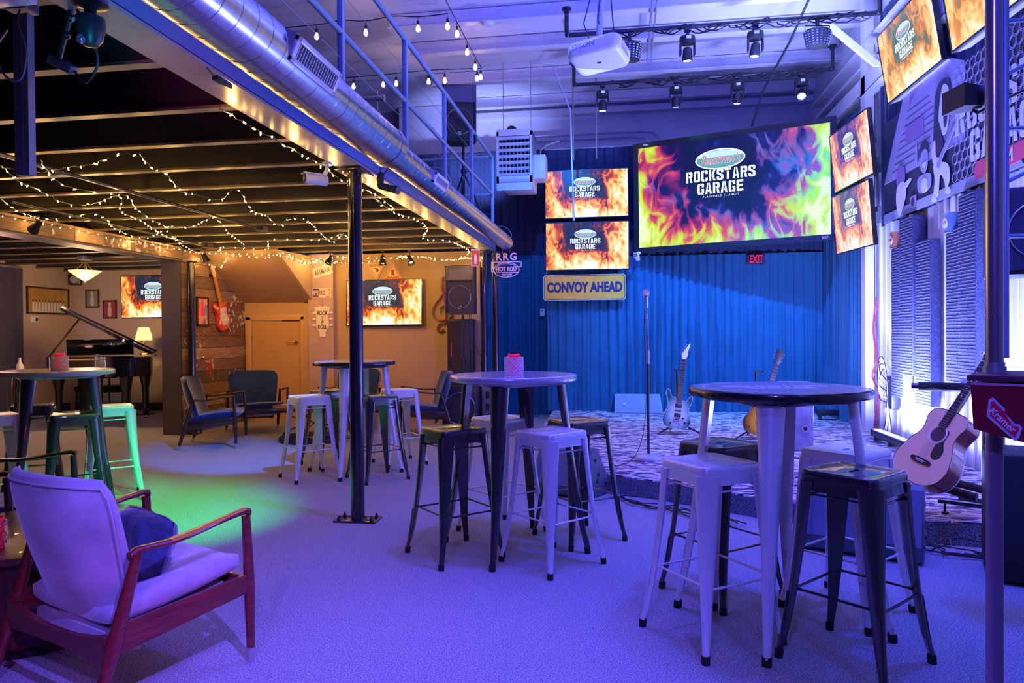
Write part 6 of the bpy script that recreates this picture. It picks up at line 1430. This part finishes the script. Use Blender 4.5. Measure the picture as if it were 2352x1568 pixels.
# ------------------------------------------------ upper left gear hanging under the loft
t=thing('light_pole','grey ribbed aluminium mast hanging down at the upper left','mast',(-2.065,2.2,1.88))
MB().box((0,0,.28),(.050,.03,.56),bev=.003).build('mast_body',mat('alu_mast',(.32,.32,.38),.4,.6),t)
for x in (-.017,-.004,.009): MB().box((x,-.016,.28),(.005,.006,.55)).build('groove_rib',M_steel,t)
MB().box((.028,.0,.28),(.010,.03,.56)).build('side_fin',M_steel,t)
MB().tube(smooth([(-.03,-.03,.50),(-.06,-.05,.42),(-.02,-.05,.33),(.04,-.05,.32),(.05,-.04,.42),(.01,-.03,.52),(.0,0,.60)],5,False),.004,6).build('safety_cable',M_steel,t)
MB().box((0,0,.585),(.08,.06,.03)).cyl((0,0,.59),(0,0,.64),.015).ball((.02,-.02,.60),.02).build('top_clamp',M_steel,t)
t=thing('control_box','pale metal control box cut by the top left corner','box',(-1.86,1.92,2.36)); MB().box((-.04,.03,.03),(.16,.1,.05),bev=.004).build('case',M_silver,t); MB().cyl((0,0,.04),(0,0,.13),.012).build('hanger',M_steel,t)
t=thing('video_converter','small grey converter box with looping cable clipped under the loft','device',(-1.995,2.3,2.30),rot=(.3,.5,.3))
MB().box((0,0,0),(.085,.055,.03),bev=.003).build('case',M_mon,t); MB().tube(smooth([(.045,0,0),(.09,0,-.02),(.11,0,.06),(.06,0,.14),(-.02,0,.2)],6,False),.005,6).build('cable',M_cable,t); MB().cyl((-.02,0,.01),(-.05,.02,.22),.010).ball((-.03,.01,.10),.016).ball((-.04,.015,.16),.016).build('clamp_arm',M_black,t)
t=thing('dome_camera','black turret security camera at the top left','camera',(-1.80,2.2,2.47))
MB().lathe([(.055,.0),(.058,-.015),(.02,-.03),(.018,-.05)],n=28).build('mount_base',M_black,t); MB().lathe([(.02,-.05),(.045,-.06),(.048,-.09),(.038,-.135),(.024,-.155),(.001,-.16)],n=32).build('housing',M_mh,t)
MB().ball((-.012,-.028,-.14),.017).build('lens',MATS['facet'],t); MB().box((-.028,-.036,-.078),(.022,.004,.012)).build('label_tag',M_white,t)
t=thing('beam_spotlight','black barrel spotlight on a cable clamp beside the black post top','stage light',(-1.70,4.95,2.40),rot=(0,0,-.5))
MB().cyl((-.04,0,0),(.09,.02,-.04),.026,n=18).cyl((.09,.02,-.04),(.125,.025,-.05),.03,n=18).build('barrel',M_mh,t); MB().box((-.03,0,.05),(.03,.03,.09)).tube([(-.06,0,.0),(-.07,0,.06),(-.03,0,.1)],.006,6).build('clamp',M_black,t)
MB().tube(smooth([(-.03,0,.1),(-.06,.02,.16),(-.01,.02,.2),(.03,.02,.14),(-.04,.03,.08),(-.09,.02,.03),(-.05,0,-.02)],6,False),.004,6).build('cable_loop',M_cable,t)
t=thing('beam_spotlight','small black fixture clamped to the loft beam at the upper left','stage light',(-1.76,2.95,2.47),rot=(0,0,.0)); MB().box((0,.0,-.02),(.03,.12,.025),bev=.005).build('barrel',M_mh,t); MB().tube([(0,-.05,-.02),(0,-.12,.0)],.004,6).build('cord',M_cable,t)
t=thing('infrared_tube','grey tube with round end cap on the loft behind the railing','tube',(-3.1,8.8,4.37)); MB().cyl((-.3,0,0),(.08,0,0),.035,n=20).build('tube',M_steel,t); MB().cyl((.06,0,0),(.10,0,0),.043,n=20).build('end_cap',M_steel,t); MB().cyl((0,0,.04),(0,0,.09),.012).cyl((0,0,-.04),(0,0,-1.5),.010).build('support',M_steel,t)
# ------------------------------------------------ bulb string on black cord
M_edi=emit('edison_glow',(1,.50,.16),5)
def bulb_string(P,spots,label):
    t=thing('bulb_string',label,'string lights',(0,0,0),group='festoon bulb strings under the ceiling')
    MB().tube(smooth(P,5,False),.006,6).build('cord',M_cable,t)
    first=None
    for x,y,z in spots:
        if first is None:
            s=MB().cyl((0,0,0),(0,0,-.035),.004,n=6).lathe([(.008,-.035),(.015,-.045),(.017,-.085),(.001,-.086)],n=12).build('lamp_socket',M_black,t)
            u=MB().lathe([(.012,-.086),(.016,-.10),(.026,-.13),(.025,-.148),(.014,-.162),(.001,-.166)],n=14).build('glass_bulb',M_edi,s); first=(s,u)
        else:
            s=first[0].copy(); COL.objects.link(s); u=first[1].copy(); COL.objects.link(u); u.parent=s; s.parent=t
        s.location=(x,y,z)
    return t
z0=4.99
row=lambda xs,y:[(x,y,z0-.01) for x in xs]
bulb_string([(-4.6,7.98,4.98),(-3.55,7.98,z0),(-3.25,7.98,5.02),(-2.94,7.98,z0),(-2.6,7.98,5.02),(-2.31,7.98,z0),(-1.95,7.98,5.0)],row((-4.15,-3.55,-2.94,-2.31,-1.96),7.98),'front row of festoon bulbs on black cord across the loft ceiling')
bulb_string([(-1.9,7.6,5.0),(-1.9,8.4,4.99),(-1.9,9.06,4.99),(-1.9,9.66,4.99)],[(-1.9,8.2,4.98),(-1.9,8.75,4.98),(-1.9,9.25,4.98),(-1.9,9.62,4.98)],'festoon bulbs hanging on the cable that runs back along the loft ceiling')
bulb_string([(-4.2,9.66,4.98),(-3.31,9.66,z0),(-2.65,9.66,5.01),(-1.92,9.66,z0)],row((-3.75,-3.31,-3.12,-2.65,-2.42,-1.96),9.66),'back row of festoon bulbs on black cord across the loft ceiling')
for x,y in ((-3.0,8.0),(-1.9,9.0),(-3.0,9.6)): lamp('POINT','festoon_glow',(x,y,4.8),1.2,(1,.6,.3),size=.04)
# ------------------------------------------------ fairy lights
M_fb=emit('fairy_bulb_glow',(1,.60,.15),22); M_wire=mat('fairy_wire',(.05,.07,.03),.5)
fb=MB().lathe([(.002,.003),(.004,-.002),(.0048,-.009),(.0028,-.017),(.0006,-.02)],n=8).build('fairy_bulb',M_fb); ME_fb=fb.data; bpy.data.objects.remove(fb)
tot=0
def fairy(P,label,z=2.43,sp=.135,sag=.05,glow=.8):
    global tot
    rnd=random.Random(len(P)*7+int(abs(P[0][0])*100))
    Q=[]
    for i,(x,y) in enumerate(P): Q.append((x,y,(z if i%2==0 else z-sag*rnd.random())))
    Q=smooth(Q,10,False); Q=[Vector(q_)+Vector((rnd.uniform(-1,1),rnd.uniform(-1,1),rnd.uniform(-1,1)))*.006 for q_ in Q]
    t=thing('fairy_lights',label,'string lights',(0,0,0),group='warm fairy light strands under the joists')
    MB().tube(Q,.0028,5).build('wire',M_wire,t)
    acc=0; n=0; lastg=-9; tl_=0
    for i in range(1,len(Q)):
        d=(Q[i]-Q[i-1]).length; acc+=d; tl_+=d
        if acc>=sp and n<98:
            acc=0; o=bpy.data.objects.new('fairy_bulb',ME_fb); COL.objects.link(o); o.parent=t
            o.location=Q[i]; o.rotation_euler=(rnd.uniform(-1.2,1.2),rnd.uniform(-1.2,1.2),rnd.uniform(0,6)); n+=1; tot+=1
            if tl_-lastg>.62: lamp('POINT','fairy_glow',Q[i]+Vector((0,0,-.02)),glow,(1,.56,.14),size=.012); lastg=tl_
fairy([(-2.89,3.91),(-2.99,4.17),(-3.12,4.53),(-3.29,4.95),(-3.31,5.15),(-3.15,5.2),(-2.89,5.03),(-3.11,5.63),(-3.26,6.16),(-3.32,6.54),(-3.18,6.43),(-2.94,6.3),(-3.11,6.87),(-3.26,7.67),(-3.05,7.53),(-3.2,8.3)],'fairy light strand zigzagging from the joists above the green stool to the post')
fairy([(-3.95,4.02),(-4.22,4.46),(-4.36,4.78),(-4.47,5.16),(-4.36,5.34),(-3.83,5.01),(-4.23,5.73),(-4.34,6.2),(-4.48,6.59),(-4.18,6.5),(-3.79,6.18),(-4.17,7.12),(-4.51,7.99)],'fairy light strand running from the aluminium mast back toward the plank wall')
fairy([(-4.0,4.1),(-3.85,4.19),(-3.61,4.17),(-3.32,4.05),(-3.01,3.91),(-2.89,3.91)],'short fairy light strand nearest the camera under the joists')
fairy([(-4.9,4.98),(-5.17,5.43),(-5.35,5.86),(-5.11,5.79),(-4.72,5.75),(-4.77,5.98),(-5.21,6.74),(-5.29,7.24),(-4.75,6.84),(-4.76,7.0),(-5.32,8.03),(-5.5,8.6)],'fairy light strand weaving beside the plank faced beam at the left')
fairy([(-1.97,3.27),(-1.96,3.5),(-1.975,3.74),(-1.96,4.14),(-1.975,4.49),(-1.98,4.89),(-1.965,5.5),(-1.98,6.1)],'fairy light strand along the inner edge of the loft beam',z=2.45,sag=.03,sp=.1)
fairy([(-1.98,5.48),(-2.01,6.18),(-1.97,6.6),(-1.98,7.1),(-2.26,8.0),(-1.98,7.96),(-1.98,9.0),(-2.1,9.6)],'fairy light strand past the black post toward the end of the beam',sp=.11)
fairy([(-5.74,8.9),(-5.7,9.4),(-5.2,8.9),(-4.83,9.12),(-4.35,8.72),(-4.40,9.42),(-4.32,9.9),(-4.05,9.9)],'fairy light strand draped across the top of the brown stair soffit',sp=.085,z=2.40,sag=.1,glow=.8)
fairy([(-5.5,8.5),(-5.0,8.3),(-4.5,9.0),(-4.1,8.6),(-3.7,9.3),(-3.5,8.66),(-3.0,9.6),(-2.85,8.9),(-2.6,9.7)],'fairy light strand hanging below the joists in front of the triangular signs',sp=.085,z=2.40,sag=.12,glow=.8)
fairy([(-2.7,9.5),(-2.4,9.2),(-2.3,9.9),(-2.05,9.0),(-2.1,9.9),(-1.95,9.5)],'fairy light tangle above the lower loudspeaker',sp=.07,z=2.40,sag=.13,glow=.8)
fairy([(-4.7,9.3),(-4.55,9.6),(-4.45,9.9),(-4.62,9.7),(-4.5,10.05),(-4.2,10.0),(-4.35,9.7),(-3.9,9.95),(-3.5,10.0)],'bright fairy light cluster at the top of the stair side wall',sp=.055,z=2.42,sag=.1,glow=.8)
fairy([(-5.72,5.4),(-5.68,6.0),(-5.72,6.6),(-5.68,7.2),(-5.72,7.8),(-5.68,8.4),(-5.70,8.8)],'fairy light strand along the top of the plank faced beam',sp=.10,z=2.46,sag=.04)

fairy([(-3.6,3.95),(-3.9,4.5),(-3.95,5.1),(-4.3,5.6),(-4.6,6.3),(-4.9,7.0),(-5.1,7.7)],'fairy light strand crossing diagonally under the long thin pipe',sp=.13)
fairy([(-3.0,7.4),(-3.5,7.8),(-4.0,7.7),(-4.4,8.3),(-4.9,8.2),(-5.3,8.8)],'fairy light strand crossing the joists just before the stair soffit',sp=.11)
